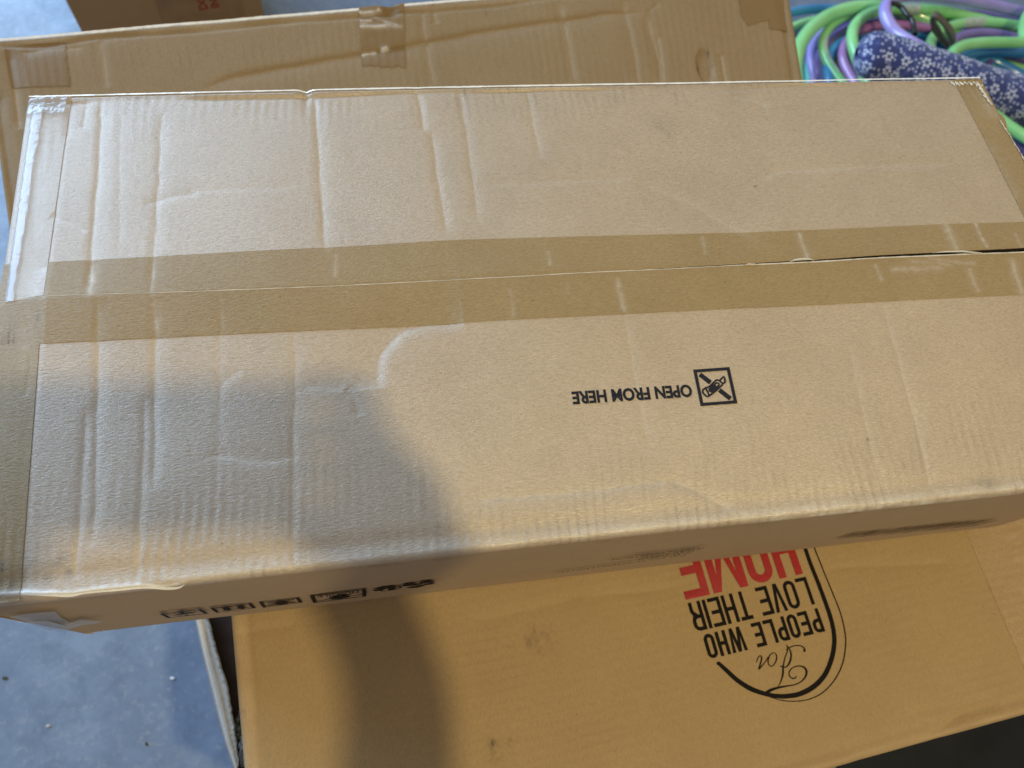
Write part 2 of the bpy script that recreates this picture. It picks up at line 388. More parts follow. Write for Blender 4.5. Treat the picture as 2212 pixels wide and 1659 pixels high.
def lid_height(x, y):
    """relief of the lid: bowing, creases, washboard of the flutes, crushed rims"""
    z = tent(x, y)
    z = z + 0.0012 * vnoise(x, y, 0.16, 1) + 0.0004 * vnoise(x, y, 0.05, 2)
    for pts, amp, wl, wr, wv in creases: z = z - ridge(x, y, pts, amp * .85, .42 * (wl + wr), .0023)
    # raised rounded corner under the near flap
    d, f = sdist(x, y, arc_pts); z = z - 0.0014 * np.where(d < 0, np.exp(-(np.abs(d) / .004) ** 1.5), np.exp(-(np.abs(d) / .022) ** 1.3)) * f ** 0.6
    far = np.clip(1 - (W - y) / .045, 0, 1) ** 1.1; near = np.clip(1 - y / .085, 0, 1) ** 0.8
    lft = np.clip(1 - x / .16, 0, 1)
    m = far * (0.4 + 0.7 * np.clip(vnoise(x, y, .03, 8) + .5, 0, 1)) + near * (0.5 + 0.8 * np.clip(vnoise(x, y, .035, 9) + .3, 0, 1)) + .25 * lft
    z = z + 0.00010 * np.sin(2 * np.pi * (x + 0.004 * vnoise(x, y, .05, 4)) / .0062) * np.clip(m, 0, 1.2) * np.clip(.55 + .9 * vnoise(x, y, .018, 6), 0, 1.3)
    # far rim: scored groove then the rolled edge of the fold
    g = W - .0055 - .0022 * vnoise(x, x * 0, .06, 12)
    z = z - 0.0016 * np.exp(-((y - g) / .0016) ** 2) * np.clip(.15 + 1.5 * vnoise(x, y * 0, .07, 14), 0, 1)
    z = z + 0.0009 * np.exp(-((y - W + .001) / .002) ** 2)
    # notch in the rim
    z = z - 0.0016 * np.exp(-(((x - A((661, 195))[0][0]) / .0028) ** 2 + ((y - W) / .007) ** 2))
    z = z - 0.0009 * np.exp(-(((x - A((661, 195))[0][0]) / .004) ** 2)) * np.clip(1 - (W - y) / .03, 0, 1)
    # front rim dips before the fold
    z = z - 0.0007 * np.exp(-((y - .011) / .005) ** 2)
    return z

def flute_streaks(x, y, seed=20):  # darker streaks along the flutes, stronger towards both rims
    far = np.clip(1 - (W - y) / .034, 0, 1) ** .8; near = np.clip(1 - y / .075, 0, 1)
    st = np.clip(np.sin(2 * np.pi * (x + .004 * vnoise(x, y, .05, 4)) / .0062) * 1.4 - .3, 0, 1)
    nz = np.clip(vnoise(x, y, .012, seed) * 1.2 + .35, 0, 1) * np.clip(vnoise(x, y, .05, seed + 1) + .65, 0, 1)
    return st * nz * (far * .5 + near * .34)

def roll_down(x, y, z, x0=None, x1=None, y0=None, y1=None, r=0.004):
    """carry points beyond an edge of the lid round the fold and down the side"""
    x, y, z = x.copy(), y.copy(), z.copy()
    for arr, lim, sgn in ((x, x0, -1), (x, x1, 1), (y, y0, -1), (y, y1, 1)):
        if lim is None: continue
        e = (arr - (lim - sgn * r)) * sgn; m = e > 0; th = np.clip(e / r, 0, math.pi / 2); ex = np.clip(e - r * math.pi / 2, 0, None)
        arr[m] = (lim - sgn * r + sgn * r * np.sin(th))[m]; z[m] -= (r * (1 - np.cos(th)) + ex)[m]
    return x, y, z

def lid_part(name, xs, ys_fn, ny, mat, lift=0.0, r=.004, extra_wear=None, thick_edge=False, fold=dict(x0=0, x1=L, y0=0, y1=W), hscale=1.0):
    X = np.repeat(xs[:, None], ny, 1); Y = np.stack([ys_fn(x) for x in xs]) if callable(ys_fn) else np.repeat(ys_fn[None, :], len(xs), 0)
    Z = lid_height(np.clip(X, 0, L), np.clip(Y, 0, W)) * hscale
    wear_glint = np.zeros(X.shape); dirt_and_streaks = flute_streaks(X, Y)
    for pts, amp, wl, wr, wv in creases: wear_glint = np.maximum(wear_glint, ridge(X, Y, pts, wv * .5, wl * .35, wr * .4))
    wear_glint = np.maximum(wear_glint, .55 * np.clip(1 - np.abs(Y - .003) / .005, 0, 1) * (0.6 + .4 * vnoise(X, Y, .01, 31)))
    wear_glint = np.maximum(wear_glint, .95 * np.clip((Y - W + .0022) / .0012, 0, 1))  # far rim fold catching door light, painted pale
    # highlight along the near left fold, painted pale
    ck = A((-60, 1288), (60, 1281), (150, 1283), (200, 1276), (300, 1266), (360, 1270), (395, 1262))
    dd, ff = sdist(X, Y, ck); wear_glint = np.maximum(wear_glint, 1.9 * np.exp(-(dd / .0011) ** 2) * np.clip(ff * 3, .3, 1))
    Z = Z + .0009 * np.exp(-(dd / .0014) ** 2)
    # crushed light patches on the near right fold
    for px, py, w_, h_ in ((1880, 1098, .012, .003), (1985, 1092, .018, .004), (1800, 1112, .03, .0022), (1700, 1122, .02, .002), (2120, 1080, .03, .003)):
        q = atl(px, py); wear_glint = np.maximum(wear_glint, .95 * np.exp(-((X - q[0]) / w_) ** 4 - ((Y - q[1]) / h_) ** 2) * (.6 + .5 * vnoise(X, Y, .006, 33)))
    # grime spots
    for px, py, s_, a_ in ((60, 1230, .006, .45), (120, 1215, .008, .5), (146, 1235, .003, .9), (100, 1250, .004, .6), (5, 1226, .003, 1.1), (12, 1262, .006, .8), (690, 1225, .003, .4), (1430, 270, .007, .28), (1445, 290, .005, .22), (1632, 401, .0011, 1.3), (2140, 1042, .006, .5), (2120, 1040, .003, .5), (1590, 195, .01, .3), (1876, 948, .001, 1)):
        q = atl(px, py); dirt_and_streaks = np.maximum(dirt_and_streaks, a_ * np.exp(-((X - q[0]) ** 2 + (Y - q[1]) ** 2) / s_ ** 2) * (.75 + .5 * vnoise(X, Y, .004, 35)))
    if extra_wear is not None: wear_glint = np.maximum(wear_glint, extra_wear(X, Y))
    X2, Y2, Z2 = roll_down(X, Y, Z + lift, r=r + lift, x0=fold.get('x0') and fold['x0'] - lift if fold.get('x0') is not None else None,
                           x1=None if fold.get('x1') is None else fold['x1'] + lift, y0=None if fold.get('y0') is None else fold['y0'] - lift,
                           y1=None if fold.get('y1') is None else fold['y1'] + lift)
    Pp = np.stack([X2, Y2, Z2], -1) + OFF
    return grid_mesh(name, Pp, mat, big, {'wear_glint': wear_glint, 'dirt_and_streaks': dirt_and_streaks})

fe = .004 * (math.pi / 2 - 1)     # arc length beyond an edge
xs = np.linspace(-fe - .002, L + fe + .002, 940)
tt = np.linspace(0, 1, 240)
near_flap = lid_part('lid_flap', xs, lambda x: -fe - .001 + (seam_y(x) + fe + .001) * tt, 240, kraft, fold=dict(x0=0, x1=L, y0=0))
near_flap['label'] = 'near lid flap with the OPEN FROM HERE print'
gap = lambda x: np.interp(x, [0, .36, .44, .5, .55, .62, .7], [.0000, .0000, .0004, .0010, .0014, .0022, .0034])
tt2 = np.linspace(0, 1, 236)
far_flap = lid_part('lid_flap', xs, lambda x: seam_y(x) + .0006 + gap(x) + (W + fe + .001 - seam_y(x) - .0006 - gap(x)) * tt2, 236, kraft, lift=-.0004, fold=dict(x0=0, x1=L, y1=W))
far_flap['label'] = 'far lid flap with long creases and a dented rim'

# raw cut edges of the two flaps along the seam (board thickness) and the inner flaps below
def strip(name, xs_, fy, z0, z1, mat, dy=0.0006):
    Pp = np.zeros((len(xs_), 3, 3))
    for i, x in enumerate(xs_):
        y = float(fy(x)); zt = float(lid_height(np.array([x]), np.array([y]))[0])
        Pp[i, 0] = (x, y, zt + z0); Pp[i, 1] = (x, y + dy, zt + (z0 + z1) / 2); Pp[i, 2] = (x, y, zt + z1)
    return grid_mesh(name, Pp + OFF, mat, big)
xe = np.linspace(.0, L, 300)
strip('raw_edge', xe, lambda x: seam_y(x), -.0000, -.0045, paper_edge, .0003)
strip('raw_edge', xe, lambda x: seam_y(x) + .0006 + gap(x), -.0005, -.0045, dark_gap, -.0002)
inner = grid_mesh('inner_flap', np.array([[[x, y, -.0075] for y in (.006, W - .006)] for x in (.006, L - .006)]) + OFF, dark_gap, big)

highlight_m = plain('white_fold_highlight', (0.95, 0.93, 0.89), 0.15, 1.0, 0.06, 300)  # white stands in for light caught on the folds
def lid_ribbon(name, pts, wid, mat, lift=.0007, n=6, label=None):
    me = ribbon(pts, wid, n)
    for v_ in me.vertices:
        z = float(lid_height(np.array([v_.co.x]), np.array([max(v_.co.y, .004)]))[0]); yy = v_.co.y; zz = z + lift - (max(0, .004 - yy) ** 2) / .008
        v_.co = (max(v_.co.x, -.0008), yy, zz + HB)
    o = link(name, me, mat, big, True)
    if label: o['label'] = label
    return o
lid_ribbon('fold_highlight', A((-60, 1284), (0, 1283), (60, 1283), (110, 1285), (150, 1286), (185, 1278), (250, 1272), (310, 1267), (360, 1270), (385, 1268), (398, 1262)), [.0008, .0010, .0010, .0012, .0014, .0019, .0021, .0019, .0014, .0008, .0001], highlight_m, label='white highlight painted along the near left fold')  # specular line of the fold, built as a white ribbon
sx = np.linspace(0, .46, 60)
lid_ribbon('seam_edge', [(float(x), float(seam_y(x)) - .0001) for x in sx], [.0003 + .0004 * random.random() for _ in sx], paper_edge, .0004, 2, 'thin pale cut edge of the near flap at the seam')
sx = np.linspace(.46, L, 60)
lid_ribbon('seam_edge', [(float(x), float(seam_y(x)) - .0002) for x in sx], [.0006 + .0006 * random.random() for _ in sx], paper_edge, .0004, 2, 'thin pale cut edge of the near flap at the seam')

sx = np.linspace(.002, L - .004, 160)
lid_ribbon('rim_highlight', [(float(x), W - .0010) for x in sx], [.0009 + .0005 * random.random() for _ in sx], highlight_m, .0003, 2, 'pale highlight painted along the fold of the far rim')  # light caught by the rim fold, drawn as a pale ribbon

# four side panels
def panel(name, p0, p1, zt, zb, out, mat, nx=200, nz=36, label=None, bulge=.0):
    s = np.linspace(0, 1, nx)[:, None]; t = np.linspace(0, 1, nz)[None, :]
    x = p0[0] + (p1[0] - p0[0]) * s + 0 * t; y = p0[1] + (p1[1] - p0[1]) * s + 0 * t; z = zt + (zb - zt) * t + 0 * s
    ln = math.dist(p0, p1); u = s * ln + 0 * t
    d = .0007 * vnoise(u, z, .07, 41) + bulge * np.sin(np.pi * s) * np.sin(np.pi * t)
    d = d * np.clip(np.minimum(t, 1 - t) * 8, 0, 1)
    d = d - .004 * np.clip((t - .965) / .035, 0, 1) ** 2        # rounded lower fold
    Pp = np.stack([x + out[0] * d, y + out[1] * d, z], -1) + OFF
    wear_glint = .35 * np.clip((t - .93) / .07, 0, 1) + 0 * s; dirt_and_streaks = .25 * np.clip(vnoise(u, z, .012, 43) - .35, 0, 1) * np.clip(1 - t * 9, 0, 1) * 3
    o = grid_mesh(name, Pp, mat, big, {'wear_glint': wear_glint + 0 * u, 'dirt_and_streaks': dirt_and_streaks + 0 * u})
    if label: o['label'] = label
    return o
ZT = -.0040
panel('side_panel', (0.0005, .0003), (L - .0005, .0003), ZT, -HB, (0, -1), kraft_side, 420, 40, 'near side panel with handling symbols and barcode')
panel('side_panel', (L, 0.0005), (L, W - .0005), ZT, -HB, (1, 0), kraft_side)
panel('side_panel', (L, W), (0, W), ZT, -HB, (0, 1), kraft_side)
panel('side_panel', (0, W), (0, 0), ZT, -HB, (-1, 0), kraft_side, label='left end panel')
grid_mesh('base_panel', np.array([[[x, y, -HB + .0005] for y in (.004, W - .004)] for x in (.004, L - .004)]) + OFF, kraft_side, big)

# ---- packing tapes on the lid
def streaks(lines):
    L2 = [(A(*pts), w_, a_) for pts, w_, a_ in lines]
    def f(X, Y):
        o = np.zeros(X.shape)
        for pts, w_, a_ in L2:
            o = np.maximum(o, ridge(X, Y, pts, a_ * .8, w_, w_) * (.75 + .4 * vnoise(X, Y, .003, 51)))
        return o
    return f
seam_st = streaks([
 (((198, 568), (193, 640)), .0017, 1.5), (((333, 560), (327, 636)), .0008, 1.1),
 (((333, 645), (335, 726)), .002, .7), (((724, 545), (722, 600)), .0010, .55), (((1184, 540), (1188, 575)), .0010, .6), (((477, 640), (477, 720)), .0012, .3),
 (((1101, 620), (1108, 660), (1110, 690)), .0012, .4), (((1334, 596), (1341, 640), (1350, 676)), .0018, .75),
 (((1224, 610), (1228, 640)), .0010, .3), (((1519, 505), (1524, 550)), .0012, .5),
 (((1726, 498), (1738, 530), (1748, 560)), .0016, .85), (((2038, 483), (2052, 510), (2066, 543)), .0022, .9), (((2103, 480), (2118, 515), (2134, 540)), .0012, .95),
 (((2190, 500), (2200, 525), (2210, 545)), .0010, .7), (((1890, 568), (1898, 590), (1905, 610)), .0014, .7),
 (((1920, 583), (1990, 581), (2040, 583)), .0018, .7), (((1960, 565), (2020, 570), (2060, 577)), .0012, .6), (((2000, 560), (2080, 572), (2110, 570)), .0014, .5),
 (((2090, 580), (2100, 610), (2112, 635)), .0020, .7), (((2182, 556), (2195, 600), (2208, 640)), .0026, .8)])
xt = np.linspace(.001, L - .001, 900)
seam_near = lid_part('packing_tape', xt, lambda x: seam_y(x) - .0003 - (seam_y(x) - tape_low(x)) * np.linspace(1, 0, 46), 46, tape_m, lift=.0003, extra_wear=seam_st, fold={})
seam_near['label'] = 'near half of the brown tape along the lid seam'
seam_far = lid_part('packing_tape', xt, lambda x: seam_y(x) + .0007 + gap(x) + (tape_high(x) - seam_y(x) - .0007 - gap(x)) * np.linspace(0, 1, 46), 46, tape_m, lift=-.0002, extra_wear=seam_st, fold={})
seam_far['label'] = 'far half of the brown tape along the lid seam'
# loose bright lip of tape film at the seam
def lip(pts, w_, name='tape_lip'):
    vs, fs = [], []
    for i, (px, py) in enumerate(pts):
        x, y, _ = atl(px, py); h = float(lid_height(np.array([x]), np.array([y]))[0]) + .0006; k = math.sin(math.pi * i / (len(pts) - 1)) ** .7
        vs += [(x, y - w_ * k / 2, h + HB), (x, y, h + .0009 * k + HB), (x, y + w_ * k / 2, h + .0002 + HB)]
        if i: fs += [(3 * i - 3, 3 * i - 2, 3 * i + 1, 3 * i), (3 * i - 2, 3 * i - 1, 3 * i + 2, 3 * i + 1)]
    me = bpy.data.meshes.new(name); me.from_pydata(vs, [], fs); return link(name, me, lip_m, big)
lip_m = plain('film_lip', (0.75, 0.72, 0.66), 0.12, 0.9, coat=1.0)
lip([(1705, 565), (1718, 560.5), (1735, 558.5), (1750, 559), (1760, 562)], .0013)
lip([(1606, 572), (1617, 569.5), (1630, 569.5), (1640, 571)], .0008)
lip([(2010, 549), (2040, 546.5), (2075, 546), (2100, 548), (2120, 549)], .0012)
# ends taped too
left_st = streaks([(((100, 240), (95, 400), (85, 540)), .003, .25), (((85, 330), (80, 520)), .002, .3), (((45, 820), (60, 700)), .004, .25), (((95, 575), (70, 640)), .005, .5), (((55, 700), (50, 760)), .003, .5), (((30, 590), (20, 640)), .004, .4)])
def left_gloss(X, Y):
    return left_st(X, Y)
fe8 = .011 * (math.pi / 2 - 1)
xl = np.concatenate([np.linspace(-fe8 - .035, -fe8, 10)[:-1], np.linspace(-fe8, .0275, 60)])
le1 = lid_part('end_tape', xl, np.linspace(.001, SEAM + .0008, 220), 220, tape_m, lift=.0003, r=.004, extra_wear=left_gloss, fold=dict(x0=0))
le1['label'] = 'tape over the left end of the near flap'
le2 = lid_part('end_tape', xl, np.linspace(SEAM + .0022, W - .001, 220), 220, tape_side, lift=-.0001, r=.011, extra_wear=left_gloss, fold=dict(x0=0))
le2['label'] = 'shiny tape over the left end of the far flap'
right_st = streaks([(((2110, 190), (2150, 260)), .006, .35), (((2120, 300), (2180, 400)), .006, .3), (((2060, 200), (2075, 240)), .004, .3), (((2150, 330), (2200, 440)), .004, .25)])
xr = np.concatenate([np.linspace(.6735, L + fe8, 70)[:-1], np.linspace(L + fe8, L + fe8 + .03, 8)])
re1 = lid_part('end_tape', xr, np.linspace(.001, SEAM - .006, 160), 160, tape_m, lift=.0003, extra_wear=right_st, fold=dict(x1=L))
re2 = lid_part('end_tape', xr, np.linspace(SEAM + .001, W - .002, 160), 160, tape_m, lift=-.0001, extra_wear=right_st, fold=dict(x1=L))
re1['label'] = 'tape over the right end of the near flap'; re2['label'] = 'tape over the right end of the far flap'

# torn paper bits on the right end fold
def shard(name, pts, z, mat, parent, th=.0008):
    bm = bmesh.new(); up = [bm.verts.new((p[0], p[1], z + random.uniform(0, .0012))) for p in pts]; dn = [bm.verts.new((p[0], p[1], z - th)) for p in pts]
    bm.faces.new(up); bm.faces.new(dn[::-1])
    for i in range(len(pts)): bm.faces.new((up[i - 1], dn[i - 1], dn[i], up[i]))
    me = bpy.data.meshes.new(name); bm.to_mesh(me); bm.free(); return link(name, me, mat, parent, smooth=False)
def torn_edge(name, pxs, z, wid, parent=big):
    """ragged pale strip of torn liner"""
    vs, fs = [], []
    for i, (px, py) in enumerate(pxs):
        x, y, _ = atl(px, py); z = float(tent(x, y)); j = random.uniform(.3, 1) * wid
        vs += [(x - j, y, z + HB + .0012), (x + .0006, y, z + HB + .0006), (x + .001, y, z + HB - .004)]
        if i: fs += [(3 * i - 3, 3 * i - 2, 3 * i + 1, 3 * i), (3 * i - 2, 3 * i - 1, 3 * i + 2, 3 * i + 1)]
    me = bpy.data.meshes.new(name); me.from_pydata(vs, [], fs); return link(name, me, torn_m, parent, False)
torn_m = plain('torn_white_liner', (0.74, 0.70, 0.62), 0.7, 0.2, 0.15, 300)
def interp_px(a, b, n): return [(a[0] + (b[0] - a[0]) * i / n + random.uniform(-1, 1), a[1] + (b[1] - a[1]) * i / n) for i in range(n + 1)]
torn_edge('torn_edge', interp_px((2110, 178), (2142, 228), 18), 0.0, .0035)
torn_edge('torn_edge', interp_px((2160, 262), (2225, 368), 34), 0.0, .0018)
vs, fs = [], []
for i in range(22):
    px = 2050 + i * 3.2; x, y, _ = atl(px, 179 + (i % 3) * 1.5 + max(0, i - 16) * 1.2)
    l_ = random.uniform(.001, .004); k = len(vs)
    vs += [(x, y, .0018 + HB), (x + .0012, y, .0018 + HB), (x + .0010, y - l_, .0016 + HB), (x + .0002, y - l_ * .8, .0016 + HB)]; fs.append((k, k + 1, k + 2, k + 3))
me = bpy.data.meshes.new('frayed_paper'); me.from_pydata(vs, [], fs); link('frayed_paper', me, torn_m, big, False)
# torn hand-hole flap sticking out of the right end
pf = [(2147, 238), (2165, 241), (2178, 252), (2181, 268), (2184, 292), (2188, 312)]
vs, fs = [], []
for i, (px, py) in enumerate(pf):
    a_ = np.array(at(px, py, -.012)); b_ = np.array(at(px - 12 - 6 * math.sin(i), py + 6, -.004)); c_ = np.array(at(px - 22, py + 8, -.03))
    for q in (a_, b_, c_): vs.append((max(q[0], L + .001), q[1], q[2] + HB))
    if i: fs += [(3 * i - 3, 3 * i - 2, 3 * i + 1, 3 * i), (3 * i - 3, 3 * i, 3 * i + 2, 3 * i - 1)]
me = bpy.data.meshes.new('torn_flap'); me.from_pydata(vs, [], fs); tf = link('torn_flap', me, kraft_side, big, True)
md = tf.modifiers.new('s', 'SOLIDIFY'); md.thickness = .0015; md2 = tf.modifiers.new('b', 'SUBSURF'); md2.levels = md2.render_levels = 2
tf['label'] = 'curled scrap of torn board at the right end'
# crumpled clear tape on the far left corner; painted reflection on the left fold
def crumple(name, centre, nx, ny, dx, dy, amp, mat, seed, z0=.0015, wrap=None):
    u = np.linspace(-.5, .5, nx)[:, None]; v_ = np.linspace(-.5, .5, ny)[None, :]
    X = centre[0] + dx * u + 0 * v_; Y = centre[1] + dy * v_ + 0 * u
    X = X + np.clip(u + .2, 0, 1) * .0012 * vnoise(Y, Y * 0, .03, seed + 5) + np.clip(u + .2, 0, 1) * .0006 * vnoise(Y, Y * 0, .006, seed + 6)
    Z = z0 + amp * np.abs(vnoise(X, Y, .006, seed)) + .5 * amp * np.abs(vnoise(X, Y, .0025, seed + 1)) + lid_height(np.clip(X, 0, L), np.clip(Y, 0, W))
    if wrap: X, Y, Z = roll_down(X, Y, Z, **wrap)
    Pp = np.stack([X, Y, Z], -1) + OFF
    return grid_mesh(name, Pp, mat, big)
white_film = plain('wrinkled_clear_tape', (0.62, 0.66, 0.74), 0.14, 0.9, 0.1, 200, alpha=0.38, coat=0.6)
edge_reflection = plain('edge_reflection_film', (0.74, 0.78, 0.90), 0.2, 0.9, 0.08, 120, alpha=0.42, coat=0.5)  # lilac-white: the door's reflection put into the film colour
crumple('clear_tape', (.008, W - .007), 70, 40, .036, .018, .0009, white_film, 61, wrap=dict(x0=0, y1=W, r=.006))
lo = A((60, 300), (30, 560))
crumple('clear_tape', (.0035, (SEAM + W) / 2 - .001), 34, 260, .015, W - SEAM - .004, .0003, edge_reflection, 63, z0=.0012, wrap=dict(x0=0, r=.010))  # film strip carrying the painted door reflection down the left fold
# clear tape tails over the near left corner, on the side panel
def front_patch(name, pts, mat, lift=.0012, wob=.0015):
    n = len(pts); vs = []; bm = bmesh.new()
    q = [at_front(*p) for p in pts]; cx_ = sum(a_[0] for a_ in q) / n; cz_ = sum(a_[1] for a_ in q) / n
    c_ = bm.verts.new((cx_, -lift - wob, cz_ + HB)); r_ = [bm.verts.new((a_[0], -lift - random.uniform(0, wob), a_[1] + HB)) for a_ in q]
    for i in range(n): bm.faces.new((r_[i - 1], r_[i], c_))
    me = bpy.data.meshes.new(name); bm.to_mesh(me); bm.free(); return link(name, me, mat, big, False)
front_patch('clear_tape', [(20, 1326), (60, 1318), (120, 1315), (130, 1325), (150, 1338), (137, 1347), (110, 1353), (95, 1350), (60, 1338)], clear_tape_m)
front_patch('clear_tape', [(60, 1329), (100, 1330), (118, 1345), (175, 1330), (222, 1333), (205, 1337), (185, 1336), (168, 1345), (130, 1354), (95, 1352)], clear_tape_m, .0022)

# ---- print on the lid
def on_lid(x, y, lift):
    z = float(lid_height(np.array([x]), np.array([y]))[0])
    return Vector((x, y, z + .00032 + lift + HB))
# OPEN FROM HERE reads upside down from here: baseline start at its O, running to -x
o0 = at(1494, 832); o1 = at(1235, 861)
tm = textmesh('OPEN FROM HERE', .0168, .0006)
w0, h0 = width_of(tm)
b0 = Vector(atl(1493, 831)[:2]); b1 = Vector(atl(1234, 848)[:2])
dirv = (b1 - b0); wtxt = dirv.length; dirv.normalize(); upv = Vector((dirv.y, -dirv.x)) * 1.0
upv = Vector((-dirv.y, dirv.x))
htxt = .0078
for v_ in tm.vertices:
    p = b0 + dirv * (v_.co.x / w0 * wtxt) + upv * (v_.co.y / h0 * htxt); v_.co = (p.x, p.y, 0)
ink('printed_text', [tm], ink_dark, big, on_lid, .004)
# cutter pictogram
def quadmap(c):      # c: image corners of the square, from its upper left, clockwise
    q = [Vector(atl(*p)[:2]) for p in c]
    return lambda u, v_: (q[0] * (1 - u) * (1 - v_) + q[1] * u * (1 - v_) + q[2] * u * v_ + q[3] * (1 - u) * v_)
def c8(x, y): return ((2200 + x * .3617) / 1.8228, (1400 + y * .3617) / 1.8228)
sq = [c8(1467, 150), c8(1860, 122), c8(1947, 518), c8(1547, 550)]
qm = quadmap(sq)
def ring_uv(r): return [tuple(qm(*p)) for p in r]
pcs = [fill([ring_uv(rect(0, 0, 1, 1)), ring_uv(rect(.085, .085, .915, .915))])]
def l8(pts, w_): return ribbon([Vector(atl(*c8(*p))[:2]) for p in pts], [w_] * len(pts), 2)
pcs += [l8([(1540, 202), (1655, 292)], .0030), l8([(1752, 374), (1872, 468)], .0030)]
body = [(1600, 352), (1655, 328), (1722, 262), (1775, 290), (1778, 322), (1640, 438), (1600, 432), (1572, 400), (1575, 370), (1600, 352)]
pcs += [l8(body, .0011), l8([(1600, 352), (1625, 395), (1640, 436)], .0010), l8([(1757, 268), (1802, 225), (1812, 288), (1785, 305)], .0011), l8([(1640, 365), (1722, 295), (1748, 318), (1660, 395), (1640, 365)], .0010), l8([(1690, 330), (1712, 352)], .0026), l8([(1648, 372), (1700, 345)], .0022)]
ink('cutter_symbol', pcs, ink_dark, big, on_lid, .004)

# ---- print on the near side panel
def on_side(x, z, lift): return Vector((x, -.0011 - lift, z + HB))
def F4(x, y): return at_front((500 + x / 1.7015) / 1.8228, (2150 + y / 1.7015) / 1.8228)
def sfr(corners):
    q = [Vector(F4(*p)) for p in corners]
    return lambda u, v_: (q[0] * (1 - u) * (1 - v_) + q[1] * u * (1 - v_) + q[2] * u * v_ + q[3] * (1 - u) * v_)
def ringm(f, r): return [tuple(f(*p)) for p in r]
boxes = {'aeroplane_symbol': [(218, 443), (495, 411), (549, 441), (272, 471)], 'this_way_symbol': [(556, 405), (835, 374), (866, 404), (598, 436)],
         'no_hooks_symbol': [(884, 367), (1155, 335), (1178, 367), (912, 402)], 'fragile_symbol': [(1226, 322), (1602, 276), (1604, 326), (1248, 371)]}
for nm, cs in boxes.items():
    f = sfr(cs); pc = []
    t1, t2 = (.09, .10) if nm != 'fragile_symbol' else (.075, .09)
    pc.append(fill([ringm(f, rect(0, 0, 1, 1)), ringm(f, rect(t1, t2, 1 - t1, 1 - t2))]))
    P_ = lambda r: fill([ringm(f, r)])
    if nm == 'aeroplane_symbol':
        pc += [P_([(.2, .55), (.45, .40), (.42, .12), (.58, .12), (.52, .36), (.85, .30), (.8, .42), (.62, .58), (.5, .62), (.3, .66)]), P_(rect(.3, .74, .4, .82)), P_(rect(.45, .72, .55, .88)), P_(rect(.62, .72, .7, .8))]
    elif nm == 'this_way_symbol':
        pc += [P_(rect(.14, .1, .84, .16)), P_([(.25, .24), (.42, .24), (.42, .62), (.52, .62), (.33, .88), (.16, .62), (.25, .62)]), P_([(.6, .24), (.77, .24), (.77, .62), (.86, .62), (.68, .88), (.5, .62), (.6, .62)])]
    elif nm == 'no_hooks_symbol':
        pc += [P_([(.15, .3), (.2, .22), (.86, .72), (.8, .82)]), P_([(.14, .82), (.12, .74), (.40, .50), (.46, .58)]), P_([(.55, .42), (.84, .14), (.88, .2), (.6, .5)]), P_([(.42, .15), (.58, .15), (.66, .3), (.6, .36), (.44, .36), (.38, .28)]), P_([(.36, .66), (.5, .55), (.66, .7), (.62, .86), (.44, .9), (.34, .78)])]
    else:
        pc += [P_([(.30, .66), (.40, .56), (.47, .54), (.47, .36), (.55, .36), (.55, .54), (.66, .56), (.72, .68), (.66, .84), (.5, .92), (.34, .84)])]
        ft = textmesh('FRAGILE', 1, .02); wf, hf = width_of(ft)
        for v_ in ft.vertices:
            p = f(.88 - .76 * v_.co.x / wf, .10 + .25 * (v_.co.y / hf)); v_.co = (p.x, p.y, .0001)
        pc.append(ft)
    ink(nm, pc, ink_brown if nm != 'aeroplane_symbol' else ink_dark, big, on_side)
def Fc(x, y): return at_front((1000 + x / 2.765) / 1.8228, (2220 + y / 2.765) / 1.8228)
def rb(pts, ws, g=Fc): return ribbon([Vector(g(*p)) for p in pts], ws, 4)
ink('separate_waste_symbol', [rb([(1350, 270), (1430, 278), (1530, 262), (1595, 240), (1580, 228), (1500, 228), (1400, 240), (1350, 262)], [.002] * 8), rb([(1480, 232), (1500, 250), (1475, 268)], [.004, .005, .003]), rb([(1540, 235), (1500, 252), (1560, 258)], [.003, .004, .002]), rb([(1295, 270), (1370, 262), (1440, 240)], [.004, .007, .005]), rb([(1310, 278), (1400, 268)], [.003, .004])], ink_brown, big, on_side)
ink('recycling_symbol', [rb([(1645, 226), (1700, 205), (1780, 196)], [.004, .010, .003]), rb([(1690, 232), (1760, 232), (1850, 208)], [.006, .010, .004]), rb([(1805, 192), (1880, 180), (1945, 184)], [.006, .010, .003]), rb([(1850, 205), (1910, 200), (1940, 188)], [.006, .008, .003])], ink_brown, big, on_side)
def Fl(x, y): return at_front((2150 + x * .31646) / 1.8228, (2130 + y * .31646) / 1.8228)
for s, a_, b_ in (('P/O NO.:H-A02990253005947', (1735, 155), (115, 375)), ('G.W.:8.5KGS', (1790, 130), (1145, 210)), ('N.W.:7.5KGS', (1840, 108), (1190, 190)), ('MEAS:71x33x18CM', (1920, 82), (830, 210)), ('MADE IN CHINA', (1975, 60), (1095, 155))):
    t_ = textmesh(s, 1, .0); wf, hf = width_of(t_); pa, pb = Vector(Fl(*a_)), Vector(Fl(*b_)); d = (pb - pa); upz = Vector((0, -1)) * .0052
    for v_ in t_.vertices:
        p = pa + d * (v_.co.x / wf) + upz * (v_.co.y / hf - .3); v_.co = (p.x, p.y, 0)
    ink('printed_text', [t_], ink_brown, big, on_side)
